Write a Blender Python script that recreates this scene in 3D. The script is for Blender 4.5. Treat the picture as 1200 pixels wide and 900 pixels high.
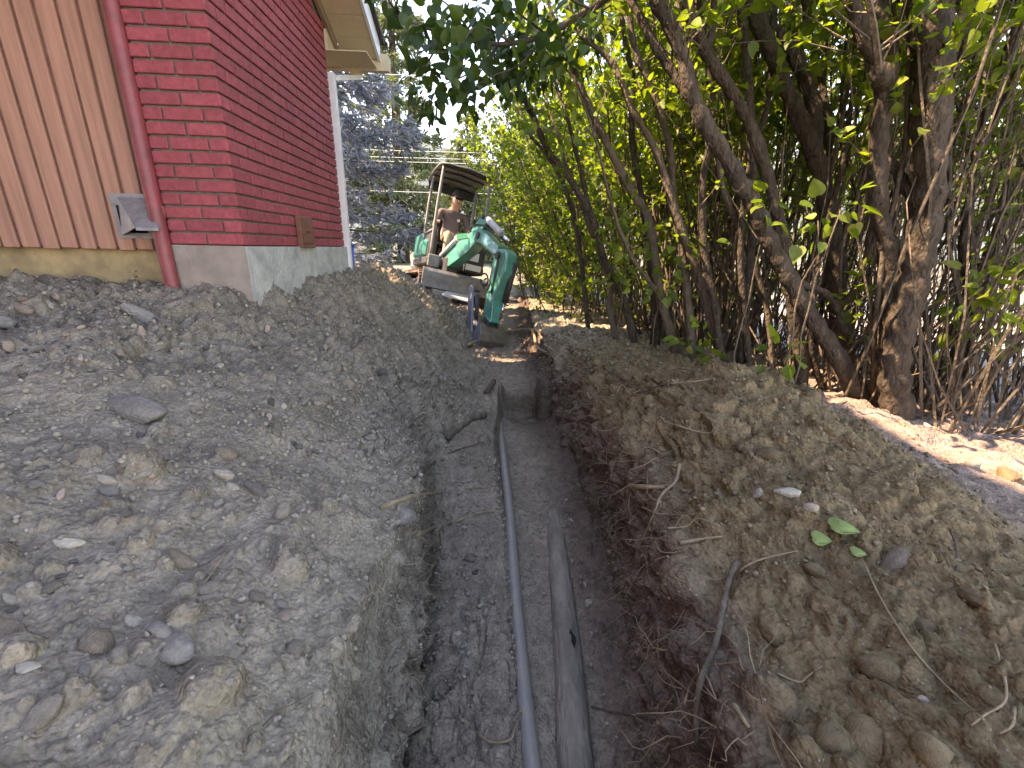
import bpy, math, random
import numpy as np
from mathutils import Vector, Matrix
from mathutils.bvhtree import BVHTree

# ------------------------------------------------------------------ camera, world, sun
scene = bpy.context.scene
for o in list(bpy.data.objects):
    bpy.data.objects.remove(o)
COL = scene.collection
R = math.radians

FPX, PITCH, ROLL = 491.7, 0.31339, -0.02348          # focal length in photo pixels, camera tilt
CF = np.array([0, math.cos(PITCH), -math.sin(PITCH)])
_U0 = np.array([0, math.sin(PITCH), math.cos(PITCH)])
_R0 = np.array([1.0, 0, 0])
CR = _R0 * math.cos(ROLL) - _U0 * math.sin(ROLL)
CU = _R0 * math.sin(ROLL) + _U0 * math.cos(ROLL)
CAM = np.array([0, 0, 1.5])

cd = bpy.data.cameras.new('camera')
cam = bpy.data.objects.new('camera', cd)
COL.objects.link(cam)
cam.matrix_world = Matrix(((CR[0], CU[0], -CF[0], CAM[0]), (CR[1], CU[1], -CF[1], CAM[1]),
                           (CR[2], CU[2], -CF[2], CAM[2]), (0, 0, 0, 1)))
cd.sensor_width = 36.0
cd.lens = FPX / 1200 * 36
cd.clip_start = 0.05
cd.clip_end = 6000
scene.camera = cam

SUN_AZ, SUN_EL = R(-1), R(50)                        # sun stands to the left, a little ahead of the camera
TOSUN = Vector((-math.cos(SUN_EL) * math.cos(SUN_AZ), -math.cos(SUN_EL) * math.sin(SUN_AZ), math.sin(SUN_EL)))
world = bpy.data.worlds.new('World')
scene.world = world
world.use_nodes = True
wn = world.node_tree
wn.nodes.clear()
sky = wn.nodes.new('ShaderNodeTexSky')
sky.sky_type = 'NISHITA'
sky.sun_disc = False
sky.sun_elevation = SUN_EL
sky.sun_rotation = math.atan2(TOSUN.x, TOSUN.y)
sky.altitude = 400
sky.air_density = 0.9
sky.dust_density = 0.0
sky.ozone_density = 3.0
bg = wn.nodes.new('ShaderNodeBackground')
bg.inputs['Strength'].default_value = 0.15
wo = wn.nodes.new('ShaderNodeOutputWorld')
wn.links.new(sky.outputs[0], bg.inputs['Color'])
wn.links.new(bg.outputs[0], wo.inputs['Surface'])

sl = bpy.data.lights.new('sun', 'SUN')
sl.energy = 2.5
sl.angle = R(0.5)
sl.color = (1.0, 0.94, 0.85)
sun = bpy.data.objects.new('sun', sl)
COL.objects.link(sun)
sun.rotation_euler = TOSUN.to_track_quat('Z', 'Y').to_euler()

scene.view_settings.view_transform = 'Standard'
scene.view_settings.look = 'None'
scene.view_settings.gamma = 1.0
scene.view_settings.use_curve_mapping = False
scene.view_settings.exposure = 3.05
scene.view_settings.use_white_balance = True            # the photo is balanced for the shade
scene.view_settings.white_balance_temperature = 10800
scene.view_settings.white_balance_tint = 25
scene.render.engine = 'CYCLES'
scene.cycles.max_bounces = 5
scene.cycles.diffuse_bounces = 3
scene.cycles.glossy_bounces = 2
scene.cycles.transmission_bounces = 3
scene.cycles.caustics_reflective = False
scene.cycles.caustics_refractive = False
scene.cycles.transparent_max_bounces = 8

# ------------------------------------------------------------------ helpers
rng = np.random.default_rng(7)
rnd = random.Random(11)


def ray(px, py):
    return CF + CR * (px - 600) / FPX + CU * (450 - py) / FPX


def aty(px, py, y):
    d = ray(px, py)
    return CAM + d * (y / d[1])


def atz(px, py, z):
    d = ray(px, py)
    return CAM + d * ((z - 1.5) / d[2])


def depth(p):
    return float((np.array(p) - CAM) @ CF)


def tag(o, label=None, cat=None, group=None, kind=None):
    if label: o['label'] = label
    if cat: o['category'] = cat
    if group: o['group'] = group
    if kind: o['kind'] = kind
    return o


def empty(name, loc=(0, 0, 0), mat=None):
    o = bpy.data.objects.new(name, None)
    o.empty_display_size = 0.1
    COL.objects.link(o)
    if mat is not None:
        o.matrix_world = mat
    else:
        o.location = loc
    return o


def link(name, mesh, parent=None):
    o = bpy.data.objects.new(name, mesh)
    COL.objects.link(o)
    if parent is not None:
        o.parent = parent
    return o


def np_mesh(name, V, Fc, mat=None, smooth=False):
    """mesh from arrays; Fc an (n,k) array or a list of tuples"""
    me = bpy.data.meshes.new(name)
    if isinstance(Fc, np.ndarray):
        n, k = Fc.shape
        me.vertices.add(len(V))
        me.vertices.foreach_set('co', np.asarray(V, dtype=np.float32).ravel())
        me.loops.add(n * k)
        me.loops.foreach_set('vertex_index', Fc.astype(np.int32).ravel())
        me.polygons.add(n)
        me.polygons.foreach_set('loop_start', np.arange(0, n * k, k, dtype=np.int32))
        me.polygons.foreach_set('loop_total', np.full(n, k, dtype=np.int32))
        me.update(calc_edges=True)
    else:
        me.from_pydata([tuple(v) for v in V], [], [tuple(q) for q in Fc])
    if smooth:
        me.polygons.foreach_set('use_smooth', np.ones(len(me.polygons), dtype=bool))
    if mat is not None:
        for m in (mat if isinstance(mat, (list, tuple)) else [mat]):
            me.materials.append(m)
    me.update()
    return me


class MB:
    """collects shapes, builds ONE mesh object"""
    def __init__(s):
        s.v, s.f = [], []

    def add(s, V, Fc):
        n = len(s.v)
        s.v += [tuple(v) for v in V]
        s.f += [tuple(i + n for i in q) for q in Fc]
        return s

    def box(s, lo, hi, M=None, bev=0.0):
        x0, y0, z0 = lo
        x1, y1, z1 = hi
        if bev <= 0:
            V = [(x0, y0, z0), (x1, y0, z0), (x1, y1, z0), (x0, y1, z0), (x0, y0, z1), (x1, y0, z1), (x1, y1, z1), (x0, y1, z1)]
            Fc = [(0, 3, 2, 1), (4, 5, 6, 7), (0, 1, 5, 4), (1, 2, 6, 5), (2, 3, 7, 6), (3, 0, 4, 7)]
        else:
            V, Fc = bev_box(lo, hi, bev)
        if M is not None:
            V = [tuple(M @ Vector(v)) for v in V]
        return s.add(V, Fc)

    def tube(s, pts, rad, n=8, cap=True):
        pts = [Vector(p) for p in pts]
        if not isinstance(rad, (list, tuple, np.ndarray)):
            rad = [rad] * len(pts)
        rings = []
        prev = None
        V, Fc = [], []
        for i, p in enumerate(pts):
            t = (pts[min(i + 1, len(pts) - 1)] - pts[max(i - 1, 0)])
            if t.length < 1e-9: t = Vector((0, 0, 1))
            t.normalize()
            if prev is None:
                a = Vector((0, 0, 1)) if abs(t.z) < 0.9 else Vector((1, 0, 0))
                u = t.cross(a).normalized()
            else:
                u = (prev - t * prev.dot(t))
                u = u.normalized() if u.length > 1e-6 else t.orthogonal().normalized()
            prev = u
            w = t.cross(u)
            for k in range(n):
                a = 2 * math.pi * k / n
                V.append(p + (u * math.cos(a) + w * math.sin(a)) * rad[i])
        for i in range(len(pts) - 1):
            for k in range(n):
                k2 = (k + 1) % n
                Fc.append((i * n + k, i * n + k2, (i + 1) * n + k2, (i + 1) * n + k))
        if cap:
            Fc.append(tuple(range(n))[::-1])
            Fc.append(tuple((len(pts) - 1) * n + k for k in range(n)))
        return s.add(V, Fc)

    def prism(s, poly, nrm, half):
        """closed 3D polygon extruded +-half along nrm"""
        nrm = Vector(nrm)
        A = [Vector(p) - nrm * half for p in poly]
        B = [Vector(p) + nrm * half for p in poly]
        n = len(poly)
        Fc = [tuple(range(n))[::-1], tuple(range(n, 2 * n))]
        for i in range(n):
            j = (i + 1) % n
            Fc.append((i, j, n + j, n + i))
        return s.add(A + B, Fc)

    def build(s, name, mat, parent=None, smooth=False, bevel=0.0):
        me = np_mesh(name, s.v, s.f, mat, smooth)
        o = link(name, me, parent)
        if bevel > 0:
            m = o.modifiers.new('bevel', 'BEVEL')
            m.width = bevel
            m.segments = 2
            m.limit_method = 'ANGLE'
        return o


def bev_box(lo, hi, b):
    x0, y0, z0 = lo
    x1, y1, z1 = hi
    V, idx = [], {}
    for ix, x in enumerate((x0, x1)):
        for iy, y in enumerate((y0, y1)):
            for iz, z in enumerate((z0, z1)):
                sx, sy, sz = (1 if ix == 0 else -1), (1 if iy == 0 else -1), (1 if iz == 0 else -1)
                idx[ix, iy, iz, 'x'] = len(V); V.append((x, y + sy * b, z + sz * b))
                idx[ix, iy, iz, 'y'] = len(V); V.append((x + sx * b, y, z + sz * b))
                idx[ix, iy, iz, 'z'] = len(V); V.append((x + sx * b, y + sy * b, z))
    Fc = []
    for ax in range(3):
        for e in (0, 1):
            o1, o2 = [a for a in range(3) if a != ax]
            q = []
            for (a, c) in ((0, 0), (1, 0), (1, 1), (0, 1)):
                k = [0, 0, 0]; k[ax] = e; k[o1] = a; k[o2] = c
                q.append(idx[k[0], k[1], k[2], 'xyz'[ax]])
            Fc.append(tuple(q))
    for ax in range(3):                      # edges along axis ax
        o1, o2 = [a for a in range(3) if a != ax]
        for a in (0, 1):
            for c in (0, 1):
                k0 = [0, 0, 0]; k0[o1] = a; k0[o2] = c
                k1 = list(k0); k1[ax] = 1
                Fc.append((idx[(*k0, 'xyz'[o1])], idx[(*k0, 'xyz'[o2])], idx[(*k1, 'xyz'[o2])], idx[(*k1, 'xyz'[o1])]))
    for ix in (0, 1):
        for iy in (0, 1):
            for iz in (0, 1):
                Fc.append((idx[ix, iy, iz, 'x'], idx[ix, iy, iz, 'y'], idx[ix, iy, iz, 'z']))
    # orient outwards
    c = Vector(((x0 + x1) / 2, (y0 + y1) / 2, (z0 + z1) / 2))
    out = []
    for q in Fc:
        p = [Vector(V[i]) for i in q]
        n = (p[1] - p[0]).cross(p[2] - p[0])
        m = sum(p, Vector()) / len(p)
        out.append(q if n.dot(m - c) > 0 else q[::-1])
    return V, out


def catmull(P, n):
    P = [np.array(p, float) for p in P]
    Q = [2 * P[0] - P[1]] + P + [2 * P[-1] - P[-2]]
    out = []
    for i in range(1, len(Q) - 2):
        for k in range(n):
            t = k / n
            a, b, c, d = Q[i - 1], Q[i], Q[i + 1], Q[i + 2]
            out.append(0.5 * (2 * b + (c - a) * t + (2 * a - 5 * b + 4 * c - d) * t * t + (3 * b - a - 3 * c + d) * t ** 3))
    out.append(P[-1])
    return out


# ---- numpy noise
def _hash(ix, iy, iz, seed):
    h = (ix.astype(np.int64) * 374761393 + iy.astype(np.int64) * 668265263 + iz.astype(np.int64) * 1440662683 + seed * 974634777) & 0xffffffff
    h = ((h ^ (h >> 13)) * 1274126177) & 0xffffffff
    h = ((h ^ (h >> 16)) * 2246822519) & 0xffffffff
    h = h ^ (h >> 15)
    return h.astype(np.float64) / 4294967295.0


def vnoise(P, seed=0):
    I = np.floor(P).astype(np.int64)
    f = P - I
    u = f * f * f * (f * (f * 6 - 15) + 10)
    r = 0
    for dx in (0, 1):
        for dy in (0, 1):
            for dz in (0, 1):
                w = (u[:, 0] if dx else 1 - u[:, 0]) * (u[:, 1] if dy else 1 - u[:, 1]) * (u[:, 2] if dz else 1 - u[:, 2])
                r = r + w * _hash(I[:, 0] + dx, I[:, 1] + dy, I[:, 2] + dz, seed)
    return r * 2 - 1


def clods(P, seed, fill):
    """round lumps: height 0..~0.5 of a cell, 'fill' of the cells hold one"""
    I = np.floor(P).astype(np.int64)
    best = np.zeros(len(P))
    for dx in (-1, 0, 1):
        for dy in (-1, 0, 1):
            for dz in (-1, 0, 1):
                J = I + np.array([dx, dy, dz])
                a = [_hash(J[:, 0], J[:, 1], J[:, 2], seed + k) for k in range(4)]
                rad = 0.18 + 0.34 * a[3] ** 2
                on = _hash(J[:, 0], J[:, 1], J[:, 2], seed + 9) < fill
                c = J + 0.2 + 0.6 * np.stack(a[:3], 1)
                d2 = ((P - c) ** 2).sum(1)
                hgt = np.sqrt(np.maximum(rad * rad - d2, 0)) * on
                best = np.maximum(best, hgt)
    return best


def chunks(P, seed):
    """broken slabs: every cell its own height and tilt, cracks between"""
    I = np.floor(P).astype(np.int64)
    f1 = np.full(len(P), 9.0); f2 = np.full(len(P), 9.0); hh = np.zeros(len(P))
    for dx in (-1, 0, 1):
        for dy in (-1, 0, 1):
            for dz in (-1, 0, 1):
                J = I + np.array([dx, dy, dz])
                a = [_hash(J[:, 0], J[:, 1], J[:, 2], seed + k) for k in range(7)]
                v = P - (J + np.stack(a[:3], 1))
                d = (v ** 2).sum(1)
                h = a[3] + (v * (np.stack(a[4:7], 1) - .5)).sum(1) * 1.5
                near = d < f1
                f2 = np.where(near, f1, np.minimum(f2, d)); hh = np.where(near, h, hh); f1 = np.where(near, d, f1)
    e = np.clip((np.sqrt(f2) - np.sqrt(f1)) / .16, 0, 1)
    return hh * e - .35 * (1 - e)


# ---- materials
def newmat(name):
    m = bpy.data.materials.new(name)
    m.use_nodes = True
    nt = m.node_tree
    return m, nt, nt.nodes['Principled BSDF'], nt.nodes['Material Output']


def surf(name, col, rough=0.8, var=0.25, scale=8.0, bump=0.2, bscale=60.0, metal=0.0, spec=0.3, col2=None, stretch=(1, 1, 1), bdist=0.01, coat=0.0):
    """colour broken up by noise at two scales, roughness variation, bump"""
    m, nt, bs, out = newmat(name)
    N, L = nt.nodes, nt.links
    tc = N.new('ShaderNodeTexCoord')
    mp = N.new('ShaderNodeMapping')
    mp.inputs['Scale'].default_value = stretch
    L.new(tc.outputs['Object'], mp.inputs['Vector'])
    n1 = N.new('ShaderNodeTexNoise'); n1.inputs['Scale'].default_value = scale; n1.inputs['Detail'].default_value = 8; n1.inputs['Roughness'].default_value = 0.65
    L.new(mp.outputs[0], n1.inputs['Vector'])
    rp = N.new('ShaderNodeValToRGB')
    c2 = col2 or tuple(c * (1 - var) for c in col)
    c1 = tuple(min(1, c * (1 + var * 0.6)) for c in col)
    rp.color_ramp.elements[0].position = 0.3; rp.color_ramp.elements[0].color = (*c2, 1)
    rp.color_ramp.elements[1].position = 0.68; rp.color_ramp.elements[1].color = (*c1, 1)
    L.new(n1.outputs['Fac'], rp.inputs['Fac'])
    L.new(rp.outputs[0], bs.inputs['Base Color'])
    n2 = N.new('ShaderNodeTexNoise'); n2.inputs['Scale'].default_value = bscale; n2.inputs['Detail'].default_value = 6
    L.new(mp.outputs[0], n2.inputs['Vector'])
    mr = N.new('ShaderNodeMapRange'); mr.inputs['To Min'].default_value = max(0, rough - 0.12); mr.inputs['To Max'].default_value = min(1, rough + 0.12)
    L.new(n2.outputs['Fac'], mr.inputs['Value'])
    L.new(mr.outputs[0], bs.inputs['Roughness'])
    if bump > 0:
        b = N.new('ShaderNodeBump'); b.inputs['Strength'].default_value = bump; b.inputs['Distance'].default_value = bdist
        L.new(n2.outputs['Fac'], b.inputs['Height'])
        L.new(b.outputs[0], bs.inputs['Normal'])
    bs.inputs['Metallic'].default_value = metal
    bs.inputs['Specular IOR Level'].default_value = spec
    bs.inputs['Coat Weight'].default_value = coat
    return m


def island_mat(name, cols, rough=0.8, bump=0.3, bscale=80, transl=0.0, tcol=None, spec=0.3, bdist=0.005, noise=0.3, nscale=30):
    """colour picked per mesh island (leaf, pebble) and broken up by noise"""
    m, nt, bs, out = newmat(name)
    N, L = nt.nodes, nt.links
    g = N.new('ShaderNodeNewGeometry')
    rp = N.new('ShaderNodeValToRGB')
    el = rp.color_ramp.elements
    while len(el) < len(cols): el.new(0.5)
    for i, c in enumerate(cols):
        el[i].position = i / max(1, len(cols) - 1); el[i].color = (*c, 1)
    L.new(g.outputs['Random Per Island'], rp.inputs['Fac'])
    tc = N.new('ShaderNodeTexCoord')
    n2 = N.new('ShaderNodeTexNoise'); n2.inputs['Scale'].default_value = nscale; n2.inputs['Detail'].default_value = 5
    L.new(tc.outputs['Object'], n2.inputs['Vector'])
    mr = N.new('ShaderNodeMapRange'); mr.inputs['From Min'].default_value = 0.3; mr.inputs['From Max'].default_value = 0.7
    mr.inputs['To Min'].default_value = 1 - noise; mr.inputs['To Max'].default_value = 1 + noise
    L.new(n2.outputs['Fac'], mr.inputs['Value'])
    mx = N.new('ShaderNodeVectorMath'); mx.operation = 'SCALE'
    L.new(rp.outputs[0], mx.inputs[0]); L.new(mr.outputs[0], mx.inputs['Scale'])
    L.new(mx.outputs[0], bs.inputs['Base Color'])
    bs.inputs['Roughness'].default_value = rough
    bs.inputs['Specular IOR Level'].default_value = spec
    if bump > 0:
        n3 = N.new('ShaderNodeTexNoise'); n3.inputs['Scale'].default_value = bscale; n3.inputs['Detail'].default_value = 6
        L.new(tc.outputs['Object'], n3.inputs['Vector'])
        b = N.new('ShaderNodeBump'); b.inputs['Strength'].default_value = bump; b.inputs['Distance'].default_value = bdist
        L.new(n3.outputs['Fac'], b.inputs['Height']); L.new(b.outputs[0], bs.inputs['Normal'])
    if transl > 0:
        t = N.new('ShaderNodeBsdfTranslucent')
        tm = N.new('ShaderNodeVectorMath'); tm.operation = 'MULTIPLY'
        L.new(mx.outputs[0], tm.inputs[0]); tm.inputs[1].default_value = tcol or (1.6, 1.7, 0.7)
        L.new(tm.outputs[0], t.inputs['Color'])
        ms = N.new('ShaderNodeMixShader'); ms.inputs[0].default_value = transl
        L.new(bs.outputs[0], ms.inputs[1]); L.new(t.outputs[0], ms.inputs[2]); L.new(ms.outputs[0], out.inputs['Surface'])
    return m


def soil_mat():
    m, nt, bs, out = newmat('soil')
    N, L = nt.nodes, nt.links
    tc = N.new('ShaderNodeTexCoord')
    at = N.new('ShaderNodeAttribute'); at.attribute_name = 'soil'
    def noise(scale, det=6, rgh=0.6):
        n = N.new('ShaderNodeTexNoise'); n.inputs['Scale'].default_value = scale; n.inputs['Detail'].default_value = det; n.inputs['Roughness'].default_value = rgh
        L.new(tc.outputs['Object'], n.inputs['Vector']); return n
    def mrange(src, a, b, c, d):
        r = N.new('ShaderNodeMapRange'); r.inputs['From Min'].default_value = a; r.inputs['From Max'].default_value = b
        r.inputs['To Min'].default_value = c; r.inputs['To Max'].default_value = d
        L.new(src, r.inputs['Value']); return r.outputs[0]
    def mul(a, b):
        q = N.new('ShaderNodeMath'); q.operation = 'MULTIPLY'; L.new(a, q.inputs[0]); L.new(b, q.inputs[1]); return q.outputs[0]
    v1 = mrange(noise(3.0, 4).outputs['Fac'], 0.3, 0.7, 0.74, 1.2)
    v2 = mrange(noise(22.0, 4, 0.7).outputs['Fac'], 0.3, 0.7, 0.64, 1.28)
    v3 = mrange(noise(110.0, 2, 0.6).outputs['Fac'], 0.3, 0.7, 0.8, 1.2)
    v = mul(mul(v1, v2), v3)
    sc = N.new('ShaderNodeVectorMath'); sc.operation = 'SCALE'
    L.new(at.outputs['Color'], sc.inputs[0]); L.new(v, sc.inputs['Scale'])
    # scattered grit: small cells, a few of them pale
    vo = N.new('ShaderNodeTexVoronoi'); vo.inputs['Scale'].default_value = 120.0
    L.new(tc.outputs['Object'], vo.inputs['Vector'])
    sep = N.new('ShaderNodeSeparateColor'); L.new(vo.outputs['Color'], sep.inputs[0])
    g1 = N.new('ShaderNodeMath'); g1.operation = 'GREATER_THAN'; g1.inputs[1].default_value = 0.965; L.new(sep.outputs[0], g1.inputs[0])
    g2 = N.new('ShaderNodeMath'); g2.operation = 'LESS_THAN'; g2.inputs[1].default_value = 0.32; L.new(vo.outputs['Distance'], g2.inputs[0])
    gm = mul(g1.outputs[0], g2.outputs[0])
    gk = N.new('ShaderNodeMath'); gk.operation = 'MULTIPLY'; gk.inputs[1].default_value = 0.45; L.new(gm, gk.inputs[0])
    mx = N.new('ShaderNodeMix'); mx.data_type = 'RGBA'
    L.new(gk.outputs[0], mx.inputs['Factor']); L.new(sc.outputs[0], mx.inputs['A'])
    mx.inputs['B'].default_value = (0.4, 0.37, 0.33, 1)
    L.new(mx.outputs['Result'], bs.inputs['Base Color'])
    bs.inputs['Roughness'].default_value = 0.95
    bs.inputs['Specular IOR Level'].default_value = 0.15
    # crumb relief: one height field, one bump
    vb = N.new('ShaderNodeTexVoronoi'); vb.inputs['Scale'].default_value = 75.0
    nw = noise(30, 2)
    add = N.new('ShaderNodeVectorMath'); add.operation = 'MULTIPLY_ADD'
    L.new(nw.outputs['Color'], add.inputs[0]); add.inputs[1].default_value = (0.03, 0.03, 0.03); L.new(tc.outputs['Object'], add.inputs[2])
    L.new(add.outputs[0], vb.inputs['Vector'])
    h1 = mrange(vb.outputs['Distance'], 0.0, 1.0, 0.9, 0.0)
    h2 = mrange(noise(60, 3, 0.65).outputs['Fac'], 0.0, 1.0, 0.0, 0.7)
    h3 = mrange(vo.outputs['Distance'], 0.0, 1.0, 0.35, 0.0)
    s1 = N.new('ShaderNodeMath'); L.new(h1, s1.inputs[0]); L.new(h2, s1.inputs[1])
    s2 = N.new('ShaderNodeMath'); L.new(s1.outputs[0], s2.inputs[0]); L.new(h3, s2.inputs[1])
    b1 = N.new('ShaderNodeBump'); b1.inputs['Strength'].default_value = 0.65; b1.inputs['Distance'].default_value = 0.012
    L.new(s2.outputs[0], b1.inputs['Height'])
    L.new(b1.outputs[0], bs.inputs['Normal'])
    return m


M_soil = soil_mat()
M_bark = surf('bark', (0.085, 0.066, 0.05), 0.9, 0.6, 22, 1.0, 55, stretch=(1, 1, 0.45), bdist=0.03)
M_barkpale = surf('bark_pale', (0.15, 0.12, 0.09), 0.9, 0.5, 18, 0.9, 60, stretch=(1, 1, 0.4), bdist=0.02)
M_root = surf('root', (0.30, 0.22, 0.14), 0.85, 0.4, 25, 0.5, 120)
M_rootdark = surf('root_dark', (0.11, 0.075, 0.055), 0.9, 0.4, 25, 0.5, 120)
M_leaf = island_mat('leaf', [(0.07, 0.125, 0.025), (0.12, 0.19, 0.03), (0.19, 0.25, 0.04), (0.15, 0.22, 0.05), (0.27, 0.29, 0.06)], 0.5, 0.0, transl=0.5, spec=0.35, noise=0.2)
M_leafshaded = island_mat('leaf_shaded', [(0.02, 0.05, 0.018), (0.04, 0.085, 0.02), (0.06, 0.11, 0.022)], 0.5, 0.0, transl=0.35, spec=0.35, noise=0.2)  # shade of the overhead leaves put into their colour
M_needle = island_mat('needle_blue', [(0.16, 0.19, 0.21), (0.27, 0.31, 0.35), (0.4, 0.44, 0.49), (0.24, 0.26, 0.28)], 0.6, 0.0, transl=0.25, tcol=(1.1, 1.1, 1.1), noise=0.3, nscale=4)
M_needlegreen = island_mat('needle_green', [(0.12, 0.17, 0.09), (0.2, 0.25, 0.14), (0.27, 0.31, 0.19)], 0.6, 0.0, transl=0.2, tcol=(1.2, 1.3, 0.8), noise=0.3, nscale=3)

# ------------------------------------------------------------------ the ground: one sheet, swept from cross sections of the dig
# columns: far left .. house line, spoil slope, left lip, wall foot, shelf, pipe groove, floor, right wall foot, right lip, bank, hedge, gravel lot .. far right
FAR = [(-2500, -20), (-40, .9)]
END = [(40, .4), (2500, -20)]
SEC = [
 (-2500, [(-9, .9), (-4, .9), (-1.3, .8), (-.75, .75), (-.36, .7), (-.25, .6), (.02, .6), (.09, .6), (.25, .6), (.42, .6), (.43, .62), (.8, .65), (1.3, .7), (2.0, .7), (6, .5)]),
 (-8, [(-9, .95), (-4, .95), (-1.3, .9), (-.75, .8), (-.36, .7), (-.25, .5), (.02, .5), (.09, .5), (.25, .5), (.42, .5), (.43, .62), (.8, .68), (1.3, .72), (2.0, .7), (6, .5)]),
 (-2.5, [(-9, 1.05), (-3.4, 1.05), (-1.3, .96), (-.75, .84), (-.36, .72), (-.25, .10), (.02, .08), (.10, .03), (.25, 0), (.42, 0), (.46, .6), (.8, .7), (1.3, .76), (2.0, .72), (6, .5)]),
 (.3, [(-9, 1.15), (-3.2, 1.12), (-1.3, 1.0), (-.75, .87), (-.33, .72), (-.29, .01), (.02, .09), (.10, .015), (.25, 0), (.42, 0), (.43, .62), (.8, .72), (1.3, .78), (2.0, .72), (6, .5)]),
 (.9, [(-9, 1.2), (-3.1, 1.2), (-1.35, 1.04), (-.8, .9), (-.33, .68), (-.31, .01), (0, .10), (.08, .015), (.25, 0), (.44, .02), (.50, .60), (.85, .70), (1.3, .74), (2.0, .66), (6, .5)]),
 (1.45, [(-9, 1.25), (-2.9, 1.27), (-1.5, 1.11), (-.85, .90), (-.39, .62), (-.37, .02), (-.02, .10), (.045, .015), (.22, 0), (.46, .02), (.56, .64), (.85, .83), (1.2, .86), (1.75, .68), (6, .5)]),
 (2.0, [(-9, 1.25), (-2.7, 1.28), (-1.65, 1.17), (-.92, .87), (-.52, .50), (-.47, .05), (-.06, .11), (.01, .02), (.2, 0), (.50, .02), (.55, .63), (.80, .86), (1.12, .93), (1.75, .72), (6, .5)]),
 (2.5, [(-9, 1.25), (-2.5, 1.27), (-1.6, 1.20), (-.95, .86), (-.64, .42), (-.5, .16), (-.1, .12), (-.05, .02), (.15, 0), (.52, .02), (.54, .6), (.70, .75), (.98, .80), (1.7, .70), (6, .5)]),
 (3.0, [(-9, 1.25), (-2.5, 1.25), (-1.55, 1.22), (-.98, .86), (-.62, .44), (-.4, .24), (-.14, .17), (-.08, .03), (.12, .01), (.47, .02), (.52, .58), (.66, .73), (.9, .78), (1.6, .7), (6, .5)]),
 (3.5, [(-9, 1.2), (-2.5, 1.25), (-1.5, 1.22), (-1.0, .88), (-.58, .46), (-.28, .31), (-.13, .25), (-.09, .04), (.1, -.03), (.41, .0), (.46, .57), (.58, .69), (.8, .74), (1.5, .68), (6, .5)]),
 (3.66, [(-9, 1.2), (-2.5, 1.25), (-1.5, 1.22), (-1.0, .88), (-.56, .46), (-.24, .32), (-.13, .28), (-.09, .0), (.1, -.04), (.37, -.01), (.45, .57), (.56, .68), (.78, .73), (1.5, .67), (6, .5)]),
 (3.74, [(-9, 1.2), (-2.5, 1.25), (-1.5, 1.22), (-1.0, .88), (-.55, .46), (-.2, .32), (-.12, .29), (-.04, .30), (.1, .30), (.32, .31), (.44, .57), (.55, .68), (.76, .72), (1.45, .66), (6, .5)]),
 (4.3, [(-9, 1.2), (-2.6, 1.25), (-1.5, 1.24), (-1.02, .93), (-.58, .48), (-.32, .32), (-.22, .28), (-.06, .29), (.1, .28), (.26, .3), (.4, .58), (.5, .65), (.68, .69), (1.35, .63), (6, .48)]),
 (4.9, [(-9, 1.1), (-2.7, 1.15), (-1.52, 1.26), (-1.05, .98), (-.68, .52), (-.46, .3), (-.34, .27), (-.1, .25), (.06, .27), (.2, .3), (.34, .58), (.44, .63), (.62, .66), (1.3, .6), (6, .48)]),
 (5.5, [(-9, 1.0), (-2.8, 1.0), (-1.6, 1.2), (-1.15, .95), (-.78, .55), (-.55, .34), (-.4, .29), (-.15, .28), (.03, .30), (.16, .36), (.3, .58), (.4, .62), (.58, .64), (1.3, .58), (6, .48)]),
 (6.2, [(-9, .9), (-2.9, .85), (-1.75, 1.04), (-1.3, .84), (-.88, .62), (-.62, .5), (-.45, .46), (-.15, .46), (.03, .5), (.16, .52), (.3, .56), (.4, .58), (.58, .6), (1.3, .56), (6, .47)]),
 (7.0, [(-9, .8), (-3.0, .78), (-1.95, .82), (-1.6, .715), (-1.0, .58), (-.75, .53), (-.5, .48), (-.2, .5), (.03, .54), (.16, .55), (.3, .56), (.4, .56), (.58, .57), (1.3, .54), (6, .46)]),
 (8.4, [(-9, .7), (-3.2, .68), (-2.3, .63), (-2.0, .56), (-1.4, .43), (-1.1, .38), (-.8, .40), (-.3, .46), (.0, .52), (.16, .53), (.3, .53), (.4, .53), (.58, .54), (1.3, .52), (6, .46)]),
 (11, [(-9, .6), (-3.4, .58), (-2.5, .55), (-2.0, .5), (-1.4, .46), (-1.1, .45), (-.8, .46), (-.3, .48), (.0, .5), (.16, .5), (.3, .5), (.4, .5), (.58, .5), (1.3, .5), (6, .46)]),
 (40, [(-9, .5), (-3.4, .5), (-2.5, .5), (-2.0, .5), (-1.4, .5), (-1.1, .5), (-.8, .5), (-.3, .5), (.0, .5), (.16, .5), (.3, .5), (.4, .5), (.58, .5), (1.3, .5), (6, .5)]),
 (3000, [(-9, -20), (-3.4, -20), (-2.5, -20), (-2.0, -20), (-1.4, -20), (-1.1, -20), (-.8, -20), (-.3, -20), (.0, -20), (.16, -20), (.3, -20), (.4, -20), (.58, -20), (1.3, -20), (6, -20)]),
]
SUB = [3, 8, 40, 130, 115, 115, 85, 65, 28, 28, 40, 85, 85, 85, 95, 60, 10, 3]


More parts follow.
